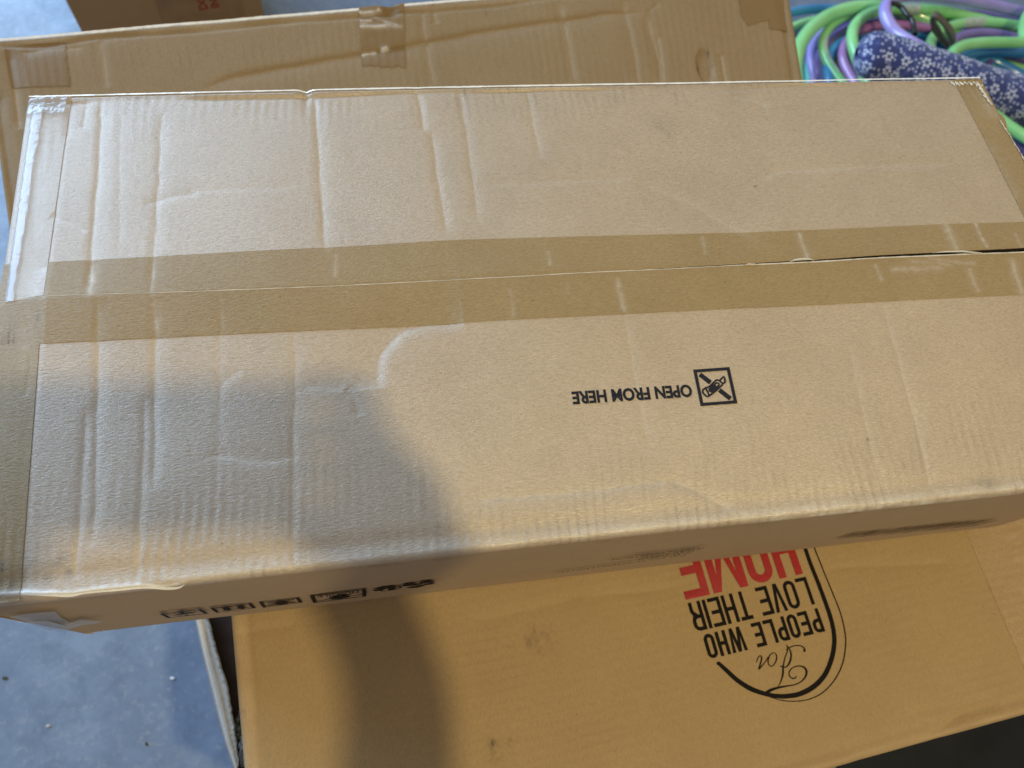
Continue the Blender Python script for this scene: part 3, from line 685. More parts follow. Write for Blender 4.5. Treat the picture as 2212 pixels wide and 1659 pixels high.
# barcode
def Fb(x, y): return at_front((3200 + x * .37613) / 1.8228, (1980 + y * .37613) / 1.8228)
bars = []; pa, pb = Vector(Fb(450, 300)), Vector(Fb(1990, 157)); pc_, pd_ = Vector(Fb(248, 366)), Vector(Fb(1700, 228))
xx = 0.0
while xx < .985:
    w_ = random.choice([.006, .006, .011, .017]); q = [pa.lerp(pb, xx), pa.lerp(pb, xx + w_), pc_.lerp(pd_, xx + w_), pc_.lerp(pd_, xx)]
    bars.append(fill([[tuple(p) for p in q]])); xx += w_ + random.choice([.006, .010, .016])
ink('barcode', bars, plain('faint_ink', (.12, .085, .055), .7, .2), big, on_side)
t_ = textmesh('6 93210 450718', 1, .01); wf, hf = width_of(t_); pa, pb = Vector(Fb(1640, 186)), Vector(Fb(960, 254)); d = pb - pa
for v_ in t_.vertices:
    p = pa + d * (v_.co.x / wf) + Vector((0, -.004)) * (v_.co.y / hf - .3); v_.co = (p.x, p.y, 0)
ink('printed_text', [t_], ink_brown, big, on_side)

# ================================================================== 2. the printed carton under its near side
TH = math.atan2(.014, .158); FO = (0.095, -0.004, -HB - .0012); FH = .22
fb = tag(empty('printed_carton', (FO[0], FO[1], FO[2] - FH), (0, 0, TH)), 'yellowish carton printed PEOPLE WHO LOVE THEIR HOME, under the long carton', 'cardboard box')
ct, st_ = math.cos(TH), math.sin(TH)
def toF(px, py):
    p = at(px, py, FO[2]); dx, dy = p[0] - FO[0], p[1] - FO[1]
    return (dx * ct + dy * st_, -dx * st_ + dy * ct)
V0, V1, U1 = -.1876, .165, .66
f_creases = [
 ([toF(2005, 1592 - 14), toF(2040, 1575), toF(2075, 1545), toF(2110, 1528), toF(2160, 1517)], .0022, .004, .007, .0),
 ([toF(1840, 1645), toF(1920, 1620), toF(1990, 1597), toF(2045, 1572)], .0018, .003, .007, .0),
 ([toF(1925, 1555), toF(2000, 1535), toF(2080, 1510)], .0008, .002, .008, .0),
 ([toF(1010, 1345), toF(1100, 1328), toF(1250, 1290), toF(1480, 1268)], .0010, .006, .004, .12),
 ([toF(1780, 1228), toF(1900, 1222), toF(2060, 1216)], .0009, .004, .004, .1),
 ([toF(500, 1375), toF(560, 1362), toF(640, 1350)], .0008, .004, .004, .0)]
def f_height(x, y):
    z = .0010 * vnoise(x, y, .12, 71) + .0003 * vnoise(x, y, .03, 72)
    for pts, amp, wl, wr, wv in f_creases: z = z - ridge(x, y, pts, amp, wl, wr)
    m = .5 + .5 * np.clip(vnoise(x, y, .05, 73) + (x - .3) * 2, -.6, 1)
    z = z + .00007 * m * np.sin(2 * np.pi * (y + .003 * vnoise(x, y, .08, 74)) / .0072)
    z = z - .0008 * np.exp(-((y - V0 - .011) / .003) ** 2) + .0004 * np.exp(-((y - V0 - .004) / .003) ** 2)
    z = z - .0005 * np.exp(-((x - .0125) / .002) ** 2)
    return z - .001
def box_top(name, parent, x0, x1, y0, y1, hf, mat, nx, ny, r=.004, H=.2, wear_glintf=None, dirtf=None, label=None):
    e = r * (math.pi / 2 - 1) + .002
    X = np.repeat(np.linspace(x0 - e, x1 + e, nx)[:, None], ny, 1); Y = np.repeat(np.linspace(y0 - e, y1 + e, ny)[None], nx, 0)
    Z = hf(np.clip(X, x0, x1), np.clip(Y, y0, y1)); w_ = wear_glintf(X, Y) if wear_glintf else np.zeros(X.shape); d_ = dirtf(X, Y) if dirtf else np.zeros(X.shape)
    X, Y, Z = roll_down(X, Y, Z, x0=x0, x1=x1, y0=y0, y1=y1, r=r)
    o = grid_mesh(name, np.stack([X, Y, Z + H], -1), mat, parent, {'wear_glint': w_, 'dirt_and_streaks': d_})
    if label: o['label'] = label
    return o
def f_wear_glint(x, y):
    w_ = np.zeros(x.shape)
    for pts, amp, wl, wr, wv in f_creases:
        if wv: w_ = np.maximum(w_, ridge(x, y, pts, wv, wl, wr))
    w_ = np.maximum(w_, .75 * np.clip((.0125 - x) / .004, 0, 1) * (.8 + .3 * vnoise(x, y, .01, 76)))  # pale left band: light on the rounded edge put into the colour
    w_ = np.maximum(w_, .5 * np.clip(1 - np.abs(y - V0 - .003) / .004, 0, 1) * (.7 + .5 * vnoise(x, y, .02, 77)))
    return w_
f_spots = [(1160, 1372, .007, .40), (1143, 1392, .0035, .45), (1165, 1400, .006, .28), (1175, 1385, .010, .20), (1065, 1610, .004, .6), (1068, 1635, .004, .5), (1102, 1602, .003, .4), (1145, 1382, .004, .4), (2147, 1270, .003, .6), (2155, 1290, .002, .5), (1900, 1330, .02, .08), (523, 1540, .0017, 1.0), (528, 1545, .001, .7)]
def f_dirt(x, y):
    d_ = np.zeros(x.shape)
    for px, py, s_, a_ in f_spots:
        q = toF(px, py); d_ = np.maximum(d_, a_ * np.exp(-((x - q[0]) ** 2 + (y - q[1]) ** 2) / s_ ** 2) * np.clip(.8 + vnoise(x, y, .0025, 78), 0, 1.5))
    d_ = np.maximum(d_, .12 * np.clip(np.sin(2 * np.pi * y / .0072 + vnoise(x, y, .05, 79) * 2) * 1.5 - .6, 0, 1) * np.clip(vnoise(x, y, .06, 80) + .2, 0, 1))
    return d_
box_top('lid', fb, 0, U1, V0, V1, f_height, kraft_front, 720, 380, .005, FH, f_wear_glint, f_dirt)
def wallbox(name, parent, x0, x1, y0, y1, z0, z1, mat):
    for (a0, b0_, a1, b1_) in ((x0, y0, x1, y0), (x1, y0, x1, y1), (x1, y1, x0, y1), (x0, y1, x0, y0)):
        n = 24; Pp = np.zeros((n, 6, 3))
        for i in range(n):
            for j in range(6):
                s, t = i / (n - 1), j / 5; Pp[i, j] = (a0 + (a1 - a0) * s, b0_ + (b1_ - b0_) * s, z1 + (z0 - z1) * t)
        grid_mesh(name, Pp, mat, parent)
wallbox('side_panel', fb, 0, U1, V0, V1, 0, FH - .006, kraft_front)
# brown tape running to the right on its lid, clear
def f_tape(x, y): return f_height(x, y) + .0002
tpx = toF(2093, 1160)[0]
X = np.repeat(np.linspace(tpx, tpx + .12, 50)[:, None], 220, 1); Y = np.repeat(np.linspace(V0 + .008, V1 - .01, 220)[None], 50, 0)
tape_pale = board('pale_clear_tape', (0.42, 0.28, 0.13), (0.34, 0.218, 0.094), (0.50, 0.345, 0.175), fibre=(3, 1, 3), rough=.3, spec=.5)
grid_mesh('packing_tape', np.stack([X, Y, f_tape(X, Y) + FH], -1), tape_pale, fb, {'wear_glint': .35 * np.clip(vnoise(X, Y, .006, 82) - .35, 0, 1), 'dirt_and_streaks': 0 * X})
def on_f(x, y, lift): return Vector((x, y, float(f_height(np.array([x]), np.array([y]))[0]) + .00035 + lift + FH))
UT = .4333
def word_line(s, u_right, u_left, base_v, h, t, sp=.0016, space=.008):
    adv = {'I': t, 'M': .0, 'W': .0}
    rel = {'I': 0, 'M': 1.45, 'W': 1.5}
    n_ = sum(rel.get(c, 1.0) for c in s if c not in ' '); tot = (u_right - u_left) - sp * (len(s.replace(' ', '')) - 1 - s.count(' ')) - space * s.count(' ') - t * s.count('I')
    w_ = tot / n_; x = 0.0; out = []; prev = ''
    for c in s:
        if c == ' ': x += space - sp; continue
        ww = t if c == 'I' else w_ * rel.get(c, 1.0)
        out.append(fill([[(u_right - x - p[0], base_v - p[1]) for p in r] for r in glyph(c, ww, h, t)])); x += ww + sp
    return out
ink('printed_text', word_line('PEOPLE WHO', .4337, .3372, -.0792, .0176, .0026), ink_black, fb, on_f, .012, 'letter')
ink('printed_text', word_line('LOVE THEIR', .4330, .3329, -.0546, .0214, .0027), ink_black, fb, on_f, .012, 'letter')
ink('printed_text', word_line('HOME', .4318, .3323, -.0098, .0422, .0062, .0032), ink_red, fb, on_f, .012, 'letter')
def f6(x, y): return Vector(toF((2500 + x * .4521) / 1.8228, (2150 + y * .4521) / 1.8228))
def r6(pts, ws): return ribbon([f6(*p) for p in pts], [w_ * .00009 for w_ in ws], 8)
bracket = [r6([(735, 1020), (800, 1080), (900, 1170), (1020, 1245), (1150, 1290), (1250, 1308), (1350, 1306), (1450, 1285), (1560, 1225), (1650, 1130), (1705, 1010), (1735, 880), (1735, 760), (1705, 620), (1650, 460), (1590, 300), (1530, 150), (1488, 30), (1450, -80)], [30, 36, 38, 40, 34, 34, 36, 38, 38, 38, 38, 38, 38, 38, 37, 36, 35, 34, 34]),
           r6([(1180, 1315), (1290, 1345), (1400, 1352), (1520, 1335), (1640, 1275), (1745, 1160), (1810, 1020), (1836, 860), (1828, 740), (1790, 580), (1720, 400), (1650, 230), (1568, 25), (1530, -80)], [5, 7, 7, 7, 8, 8, 9, 10, 10, 10, 10, 10, 10, 10]),
           fill([[tuple(f6(735 + 19 * math.cos(a_), 1022 + 16 * math.sin(a_))) for a_ in [k * math.pi / 6 for k in range(12)]]])]
ink('printed_bracket', bracket, ink_black, fb, on_f, .012)
script = [r6([(1145, 1285), (1190, 1255), (1260, 1232), (1340, 1218), (1400, 1207), (1450, 1182), (1488, 1140), (1498, 1095), (1478, 1058), (1430, 1045), (1380, 1060), (1350, 1095), (1352, 1130), (1375, 1152), (1400, 1150), (1412, 1132)], [26, 22, 16, 10, 8, 8, 12, 18, 16, 9, 7, 8, 10, 10, 8, 6]),
          r6([(1255, 1222), (1275, 1185), (1292, 1130), (1296, 1085), (1292, 1050), (1268, 1048)], [3, 8, 14, 16, 12, 6]),
          r6([(1296, 1085), (1300, 1030), (1315, 965), (1335, 905), (1325, 860)], [12, 10, 8, 8, 5]),
          r6([(1292, 1058), (1330, 1048), (1358, 1000), (1365, 945), (1350, 895), (1320, 860)], [8, 10, 14, 14, 10, 5]),
          r6([(1320, 905), (1360, 880), (1410, 866), (1455, 872), (1480, 895), (1478, 922)], [5, 7, 8, 10, 14, 20]),
          r6([(1180, 950), (1165, 1000), (1180, 1042), (1210, 1040), (1238, 990), (1235, 945), (1210, 930), (1180, 950)], [8, 10, 8, 6, 10, 9, 6, 8]),
          r6([(1165, 965), (1140, 1010), (1090, 1068), (1088, 1062), (1105, 1000), (1108, 962), (1090, 958), (1070, 990), (1064, 1015)], [5, 7, 9, 10, 12, 9, 7, 6, 5])]
ink('printed_script', script, ink_black, fb, on_f, .012)['label'] = 'script word For'

# ================================================================== 3. open carton below, its torn wall leaning out at the left
oc = tag(empty('open_carton', (0.3, 0.0, FLOOR), (0, 0, TH)), 'open carton under the printed one, torn pale rim of its wall showing at the left', 'cardboard box')
def W2O(p):
    dx, dy = p[0] - .3, p[1]; return (dx * ct + dy * st_, -dx * st_ + dy * ct, p[2] - FLOOR)
outer = [(418, 1310), (428, 1354), (440, 1408), (454, 1463), (467, 1515), (480, 1567), (490, 1605), (502, 1641), (512, 1672)]
innerp = [(444, 1310), (455, 1351), (468, 1400), (482, 1450), (494, 1490), (500, 1530), (506, 1569), (511, 1603), (516, 1650)]
ZW = -.30
def dens(pts, n):
    t = np.linspace(0, len(pts) - 1, n); k = np.arange(len(pts)); return np.stack([np.interp(t, k, [p[0] for p in pts]), np.interp(t, k, [p[1] for p in pts])], 1)
n = 90; oo, ii = dens(outer, n), dens(innerp, n); Pp = np.zeros((n, 9, 3)); wr = np.zeros((n, 9)); dr = np.zeros((n, 9))
for i in range(n):
    jag = 1.6 * vnoise(np.array([i * .01]), np.array([0.]), .018, 90)[0] + random.uniform(-.5, .5)
    for j, (s, z, w_) in enumerate(((-.12, -.12, 0), (-.02, -.012, .2), (.0, -.002, .9), (.12, 0, .5), (.45, .001, .0), (.62, .0, .3), (.8, .003, .9), (1.0, .001, .9), (1.02, -.03, .2))):
        px = oo[i] * (1 - s) + ii[i] * s; px = px + (jag if j in (5, 6, 7) else 0) * np.array([1, 0]); Pp[i, j] = W2O(at(px[0], px[1], ZW + z)); wr[i, j] = w_; dr[i, j] = .5 if (j >= 6 and random.random() < .18) else 0
torn_w = board('torn_wall_board', (0.44, 0.32, 0.20), (0.36, 0.25, 0.15), (0.52, 0.40, 0.28), wear_glint=(0.60, 0.60, 0.58), fibre=(1, 1, 3), rough=.7, spec=.3)
grid_mesh('torn_wall', Pp, torn_w, oc, {'wear_glint': wr, 'dirt_and_streaks': dr})
BH = FO[2] - FH - FLOOR
wallbox('side_panel', oc, -.18, .43, -.17, .14, 0, BH - .002, kraft_front)
inn = np.array([[W2O(at(float(np.interp(py, [p_[1] for p_ in innerp], [p_[0] for p_ in innerp])) - 2 + q_, py, ZW - .012)) for py in (1300, 1350, 1400, 1450, 1500, 1550, 1600, 1650, 1690)] for q_ in (0, 30, 60, 110)]); grid_mesh('interior_shade', inn, plain('interior_shade_brown', (0.05, 0.032, 0.024), .8, .2, .3, 40), oc)  # dark sheet close under the rim, painting the shaded interior
def film(pts, z, amp, seed):
    q = [W2O(at(p[0], p[1], z)) for p in pts]; n_ = 14; Pq = np.zeros((n_, n_, 3))
    for i in range(n_):
        for j in range(n_):
            u, v_ = i / (n_ - 1), j / (n_ - 1); p = np.array(q[0]) * (1 - u) * (1 - v_) + np.array(q[1]) * u * (1 - v_) + np.array(q[2]) * u * v_ + np.array(q[3]) * (1 - u) * v_
            r_ = np.random.RandomState(seed + i * 31 + j * 7).rand(3) - .5; Pq[i, j] = p + r_ * amp
    return grid_mesh('plastic_film', Pq, film_m, oc, smooth=False)
film([(496, 1495), (516, 1470), (520, 1560), (508, 1570)], -.33, .006, 5); film([(505, 1560), (521, 1535), (522, 1590), (512, 1598)], -.31, .005, 99)
film([(458, 1355), (500, 1350), (505, 1440), (482, 1445)], -.42, .012, 200)
film([(517, 1608), (524, 1590), (526, 1655), (518, 1650)], -.30, .003, 300)

# ================================================================== 4. rear carton, its face tipped toward us
SLO = (-.168, .3262, math.tan(math.radians(17)))
def atb(px, py): return np.array(at(px, py, slope=SLO))
c00 = atb(-6, 88.5); c10 = atb(1700, -70); ex = (c10 - c00)
# frame of the face: ex along the far rim, ey toward us
fr0, fr1 = atb(0, 84), atb(937, 2)
ex = fr1 - fr0; ex /= np.linalg.norm(ex)
nrm = np.array([0, -math.sin(math.radians(17)), math.cos(math.radians(17))]); ey = np.cross(nrm, ex)      # away from us
org = atb(-42, 88.4)
Mb = Matrix([[ex[i], ey[i], nrm[i], org[i]] for i in range(3)] + [[0, 0, 0, 1]])
rb_ = tag(bpy.data.objects.new('rear_carton', None), 'carton tipped up behind the long one, diagonal crease and short tape on its rim', 'cardboard box'); col.objects.link(rb_)
rb_.matrix_world = Mb @ Matrix.Translation((0, 0, -.20))
def toB(px, py):
    d = atb(px, py) - org; return (float(d @ ex), float(d @ ey))
BU1 = toB(1712, 2)[0]; BV0 = toB(6, 546)[1]
right_slope = (toB(1741, 167)[0] - toB(1713, 0)[0]) / (toB(1741, 167)[1] - toB(1713, 0)[1])
b_creases = [
 ([toB(440, 190), toB(505, 165), toB(600, 145), toB(640, 141), toB(740, 122), toB(800, 111), toB(860, 103), toB(925, 89), toB(1030, 68), toB(1140, 53), toB(1215, 44), toB(1300, 30), toB(1390, 26)], .0030, .002, .007, .35),
 ([toB(911, 12), toB(915, 50), toB(922, 95), toB(930, 140), toB(940, 185)], .0012, .003, .005, .25), ([toB(936, 8), toB(938, 30), toB(944, 50)], .0012, .003, .004, .25),
 ([toB(1207, 0), toB(1220, 45), toB(1232, 100), toB(1246, 180)], .0013, .003, .006, .28), ([toB(1347, 0), toB(1362, 60), toB(1376, 120), toB(1385, 180)], .0012, .003, .006, .25),
 ([toB(1400, 30), toB(1412, 80), toB(1428, 130), toB(1434, 180)], .0012, .003, .005, .3), ([toB(1424, 75), toB(1432, 110), toB(1440, 180)], .0009, .002, .004, .35),
 ([toB(1400, 30), toB(1415, 15), toB(1425, 5)], .0009, .003, .003, .1), ([toB(216, 80), toB(222, 120), toB(232, 190)], .0007, .003, .006, .3),
 ([toB(400, 66), toB(480, 55), toB(640, 45)], .0009, .004, .004, .1), ([toB(216, 92), toB(232, 82), toB(300, 72)], .0010, .004, .004, .2),
 ([toB(45, 116), toB(100, 107), toB(180, 103)], .0011, .003, .004, .35), ([toB(15, 110), toB(23, 150), toB(32, 210), toB(42, 280)], .0022, .004, .003, .5),
 ([toB(1563, 115), toB(1568, 140), toB(1577, 185)], .0014, .002, .003, .6), ([toB(1545, 140), toB(1556, 180)], .0008, .002, .004, .2), ([toB(1538, 172), toB(1548, 182)], .001, .002, .002, .3)]
valley = [toB(-6, 215), toB(4, 300), toB(25, 439), toB(32, 500)]
hole = [toB(1533, 128 - 20), toB(1519, 122), toB(1514, 138), toB(1520, 160), toB(1530, 186), toB(1545, 190), toB(1539, 140), toB(1536, 112)]
hc = toB(1529, 143)
def b_height(x, y):
    z = .0016 * vnoise(x, y, .14, 101) + .0005 * vnoise(x, y, .04, 102)
    for pts, amp, wl, wr, wv in b_creases: z = z - ridge(x, y, pts, amp, wl, wr)
    z = z - ridge(x, y, valley, .004, .006, .006, False)
    z = z + .00009 * np.clip(.5 + vnoise(x, y, .05, 103), 0, 1) * np.sin(2 * np.pi * (x + .003 * vnoise(x, y, .06, 104)) / .0078)
    z = z - .0016 * np.exp(-((y + .0075 + .002 * vnoise(x, x * 0, .05, 105)) / .002) ** 2) * np.clip(.7 + vnoise(x, y * 0, .05, 106), 0, 1.3)
    z = z + .001 * np.exp(-((y + .001) / .002) ** 2)
    xr_ = BU1 + right_slope * y * 0
    z = z - .0018 * np.exp(-((x - xr_ + .011) / .003) ** 2)
    # crushed notch by the tape
    q = toB(842, 16); z = z - .006 * np.exp(-(((x - q[0]) / .007) ** 2 + ((y - q[1] + .001) / .006) ** 2))
    # pressed-in hand hole
    dx, dy = (x - hc[0]) / .0085, (y - hc[1]) / .017
    z = z - .0030 * np.clip(1.15 - np.sqrt(dx * dx + dy * dy), 0, .35) / .35
    return z
def b_wear_glint(x, y):
    w_ = np.zeros(x.shape)
    for pts, amp, wl, wr, wv in b_creases: w_ = np.maximum(w_, ridge(x, y, pts, wv * .8, wl * .5, wr * .35))
    w_ = np.maximum(w_, .95 * np.clip((y + .0022) / .0012, 0, 1))  # far rim lightened for the door light on its fold
    w_ = np.maximum(w_, .30 * np.clip(1 + (y + .002) / .010, 0, 1) * (.7 + .5 * vnoise(x, y, .02, 108)))
    return w_
def b_dirt(x, y):
    st2 = np.clip(np.sin(2 * np.pi * (x + .003 * vnoise(x, y, .06, 104)) / .0078) * 1.8 - .8, 0, 1)
    d_ = .38 * st2 * np.clip(1 - np.abs(y + .033) / .022, 0, 1) * np.clip(vnoise(x, y, .02, 109) + .25, 0, 1) * np.clip(1.2 - x / .35, .15, 1)
    q = toB(1515, 146); d_ = np.maximum(d_, 1.3 * np.exp(-((x - q[0]) / .0012) ** 2 - ((y - q[1]) / .005) ** 2))
    q = toB(1050, 25); d_ = np.maximum(d_, .8 * np.exp(-((x - q[0]) / .0008) ** 2 - ((y - q[1]) / .004) ** 2))
    q = toB(1535, 113); d_ = np.maximum(d_, .9 * np.exp(-((x - q[0]) / .0012) ** 2 - ((y - q[1]) / .003) ** 2))
    return d_
# the face, its right edge slightly out of square
bx0 = 0.0
nX, nY = 760, 330
e = .005 * (math.pi / 2 - 1) + .002
S = np.repeat(np.linspace(-e, BU1 + e, nX)[:, None], nY, 1); T = np.repeat(np.linspace(BV0 - e, e, nY)[None], nX, 0)
Z = b_height(np.clip(S, 0, BU1), np.clip(T, BV0, 0)); wv_, dv_ = b_wear_glint(S, T), b_dirt(S, T)
X, Y, Z = roll_down(S, T, Z, x0=0, x1=BU1, y0=BV0, y1=0, r=.005)
skew = right_slope * Y * np.clip(S / BU1, 0, 1) ** 3
BS = .20
face = grid_mesh('face', np.stack([X + skew, Y, Z + BS], -1), kraft_back, rb_, {'wear_glint': wv_, 'dirt_and_streaks': dv_})
sk = right_slope * BV0
def quad_part(name, pts, mat, parent, n=12):
    p = [np.array(q_, float) for q_ in pts]; G = np.zeros((n, n, 3))
    for i in range(n):
        for j in range(n):
            u, v_ = i / (n - 1), j / (n - 1); G[i, j] = p[0] * (1 - u) * (1 - v_) + p[1] * u * (1 - v_) + p[2] * u * v_ + p[3] * (1 - u) * v_
    return grid_mesh(name, G, mat, parent)
zt_ = BS - .006
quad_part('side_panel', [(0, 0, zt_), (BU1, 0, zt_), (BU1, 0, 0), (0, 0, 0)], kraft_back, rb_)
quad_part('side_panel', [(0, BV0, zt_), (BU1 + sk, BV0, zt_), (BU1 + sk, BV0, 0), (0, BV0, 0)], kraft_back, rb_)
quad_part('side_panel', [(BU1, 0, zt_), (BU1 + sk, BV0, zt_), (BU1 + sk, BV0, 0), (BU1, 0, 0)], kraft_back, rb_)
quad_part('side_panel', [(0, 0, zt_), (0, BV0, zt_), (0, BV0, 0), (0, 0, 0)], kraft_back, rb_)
rp = []; rx = np.linspace(.002, BU1 - .003, 200)
me = ribbon([(float(x), -.0012) for x in rx], [.0016 + .0008 * random.random() for _ in rx], 2)
for v_ in me.vertices: v_.co.z = float(b_height(np.array([v_.co.x]), np.array([v_.co.y]))[0]) + .0004 + BS
o = link('rim_highlight', me, highlight_m, rb_, True); o['label'] = 'pale highlight painted along the fold of the far rim'  # rim light drawn as a pale ribbon here too
# tapes on the rear face
def b_tape(corners, nu, nv, streakf=None, ragged=None, lift=.0005, label=None, amp=.0):
    q = [np.array(toB(*c_)) for c_ in corners]; U = np.linspace(0, 1, nu)[:, None]; V_ = np.linspace(0, 1, nv)[None]
    if ragged == 'end': V_ = V_ * (1 - .035 * np.abs(vnoise(U * .1 + 0 * V_, 0 * V_ + 0 * U, .006, 111)))
    if ragged == 'side': U = U * (1 + .02 * np.sign(np.sin(V_ * 90)))
    XX = q[0][0] * (1 - U) * (1 - V_) + q[1][0] * U * (1 - V_) + q[2][0] * U * V_ + q[3][0] * (1 - U) * V_
    YY = q[0][1] * (1 - U) * (1 - V_) + q[1][1] * U * (1 - V_) + q[2][1] * U * V_ + q[3][1] * (1 - U) * V_
    ww = streakf(XX, YY) if streakf else 0 * XX
    ZZ = b_height(XX, np.clip(YY, BV0, 0)) + lift + ww * .0012 * amp
    skw = right_slope * YY * np.clip(XX / BU1, 0, 1) ** 3
    o = grid_mesh('packing_tape', np.stack([XX + skw * 0, YY, ZZ + BS], -1), tape_back, rb_, {'wear_glint': ww, 'dirt_and_streaks': 0 * ww})
    if label: o['label'] = label
    return o
def bstreak(lines):
    L2 = [([toB(*p) for p in pts], w_, a_) for pts, w_, a_ in lines]
    return lambda X_, Y_: np.max([ridge(X_, Y_, pts, a_, w_, w_, False) * (.8 + .4 * vnoise(X_, Y_, .004, 112)) for pts, w_, a_ in L2], 0)
def c9(x, y): return ((1300 + x * .27125) / 1.8228, y * .27125 / 1.8228)
b_tape([(775, 16), (873, 7), (876, 147), (782, 143)], 60, 70, bstreak([((c9(425, 190), c9(560, 185), c9(665, 172), c9(710, 145)), .0014, 1.4), ((c9(425, 300), c9(600, 298)), .0013, .8), ((c9(430, 342), c9(560, 345)), .0010, .6),
   ((c9(430, 392), c9(620, 382), c9(880, 370)), .0017, 1.1), ((c9(430, 395), c9(800, 388), c9(1030, 386)), .0016, .8), ((c9(640, 225), c9(810, 320), c9(1020, 385)), .0012, .6), ((c9(455, 785), c9(560, 770), c9(650, 760)), .0014, 1.3), ((c9(760, 715), c9(820, 695)), .0016, 1.4)]), 'end', amp=1, label='short shiny tape over the far rim')
b_tape([(8, 100), (139, 90), (152, 186), (24, 190)], 50, 40, bstreak([(((52, 115), (100, 108), (138, 104)), .0012, .4)]), 'side', label='wide tape at the left end')
q_ = [(1587, 0), (1690, 0), (1697, 0)]
def c10_(x, y): return ((2900 + x * .24104) / 1.8228, y * .24104 / 1.8228)
def poly_tape(pts, label):
    me = fill([[toB(*c10_(*p)) for p in pts]]); bm = bmesh.new(); bm.from_mesh(me)
    for ax in (0, 1):
        xs_ = [v_.co[ax] for v_ in bm.verts]; q = min(xs_)
        while q < max(xs_):
            no = (1, 0, 0) if ax == 0 else (0, 1, 0); bmesh.ops.bisect_plane(bm, geom=bm.verts[:] + bm.edges[:] + bm.faces[:], plane_co=tuple(q * c_ for c_ in no), plane_no=no); q += .005
    for v_ in bm.verts:
        x_, y_ = v_.co.x, v_.co.y; v_.co = (x_ + right_slope * y_ * max(0, min(1, x_ / BU1)) ** 3 * 0, y_, float(b_height(np.array([x_]), np.array([y_]))[0]) + .0006 + BS)
    m2 = bpy.data.meshes.new('packing_tape'); bm.to_mesh(m2); bm.free(); o = link('packing_tape', m2, tape_back, rb_, True); o['label'] = label
poly_tape([(30, -60), (60, 120), (80, 260), (180, 415), (380, 350), (525, 322), (535, 470), (600, 475), (650, 485), (720, 490), (780, 510), (850, 495), (830, 350), (800, 150), (775, -60)], 'brown tape over the right end, torn at its lower edge')

# ================================================================== 5. far carton standing behind, red letters on its side
zc = FLOOR + .0
pL, pR = at(238, 190, FLOOR), at(590, 118, FLOOR)
dxy = Vector((pR[0] - pL[0], pR[1] - pL[1])); wl_ = dxy.length; ang = math.atan2(dxy.y, dxy.x)
dc = tag(empty('distant_carton', (pL[0], pL[1], FLOOR), (0, 0, ang)), 'dark brown carton standing on the floor beyond, with dull red letters at the picture top', 'cardboard box')
DH = .26
def dquad(name, a_, b_, z0, z1):
    return quad_part(name, [(*a_, z0), (*b_, z0), (*b_, z1), (*a_, z1)], kraft_dark, dc)
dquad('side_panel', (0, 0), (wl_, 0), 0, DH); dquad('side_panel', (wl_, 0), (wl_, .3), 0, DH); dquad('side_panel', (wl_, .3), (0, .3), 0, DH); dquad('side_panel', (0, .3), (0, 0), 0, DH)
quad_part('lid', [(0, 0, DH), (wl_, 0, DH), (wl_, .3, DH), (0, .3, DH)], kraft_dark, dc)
def at_wall(px, py):
    d = CM @ np.array([(px - CX) / FP, -(py - CY) / FP, -1.0]); n_ = np.array([-math.sin(ang), math.cos(ang), 0]); t = ((np.array([pL[0], pL[1], 0]) - CAM) @ n_) / (d @ n_); p = CAM + t * d
    return float((p[0] - pL[0]) * math.cos(ang) + (p[1] - pL[1]) * math.sin(ang)), float(p[2] - FLOOR)
for s, (px, py) in (('DO', (449, 19)), ('IN', (474, 15))):
    t_ = textmesh(s, .0175, .0006); x0_, z0_ = at_wall(px, py)
    for v_ in t_.vertices: v_.co = (x0_ - v_.co.y, z0_ + v_.co.x, 0)
    ink('printed_text', [t_], ink_red_dull, dc, lambda x, y, l_: Vector((x, -.0012 - l_, y)))
X = np.linspace(*[at_wall(p_, 20)[0] for p_ in (330, 520)], 20)
def dc_tape():
    a0, b0_ = at_wall(335, 0)[0], at_wall(520, 0)[0]
    return quad_part('packing_tape', [(a0, -.001, 0.01), (b0_, -.001, 0.01), (b0_, -.001, DH - .002), (a0, -.001, DH - .002)], plain('dull_brown_tape', (.25, .15, .07), .3, .5, .15, 30), dc)
dc_tape()

# ================================================================== 6. coloured plastic hoops and the printed cloth roll
def plastic(name, c1, c2):
    m, N, Lk, P = new_mat(name); v = coords(N, Lk, (1, 1, 1)); f = noise(N, Lk, v, 9, 2)
    f2 = noise(N, Lk, v, 60, 2)
    c = mix(N, Lk, mapr(N, Lk, f, .4, .62, 0, 1), c1, c2); c = mix(N, Lk, mapr(N, Lk, f2, .4, .7, 0, .25), c, tuple(min(1, q * 1.5) for q in c1))
    Lk.new(c, P.inputs['Base Color']); P.inputs['Roughness'].default_value = .2; P.inputs['Specular IOR Level'].default_value = .7; P.inputs['Coat Weight'].default_value = .5; P.inputs['Coat Roughness'].default_value = .12
    P.inputs['Subsurface Weight'].default_value = 0.0
    return m
PM = {'green': plastic('green_plastic', (0.22, 0.62, 0.22), (0.33, 0.76, 0.32)), 'blue': plastic('blue_plastic', (0.015, 0.17, 0.42), (0.04, 0.30, 0.55)), 'purple': plastic('purple_plastic', (0.34, 0.28, 0.72), (0.48, 0.42, 0.84)),
      'violet': plastic('dark_violet_plastic', (0.11, 0.085, 0.28), (0.26, 0.18, 0.50)), 'pink': plastic('pink_plastic', (0.42, 0.14, 0.42), (0.50, 0.28, 0.55)), 'teal': plastic('teal_plastic', (0.03, 0.36, 0.36), (0.12, 0.58, 0.42))}
def c7(x, y): return ((3000 + x * .4666) / 1.8228, (y * .4666) / 1.8228)
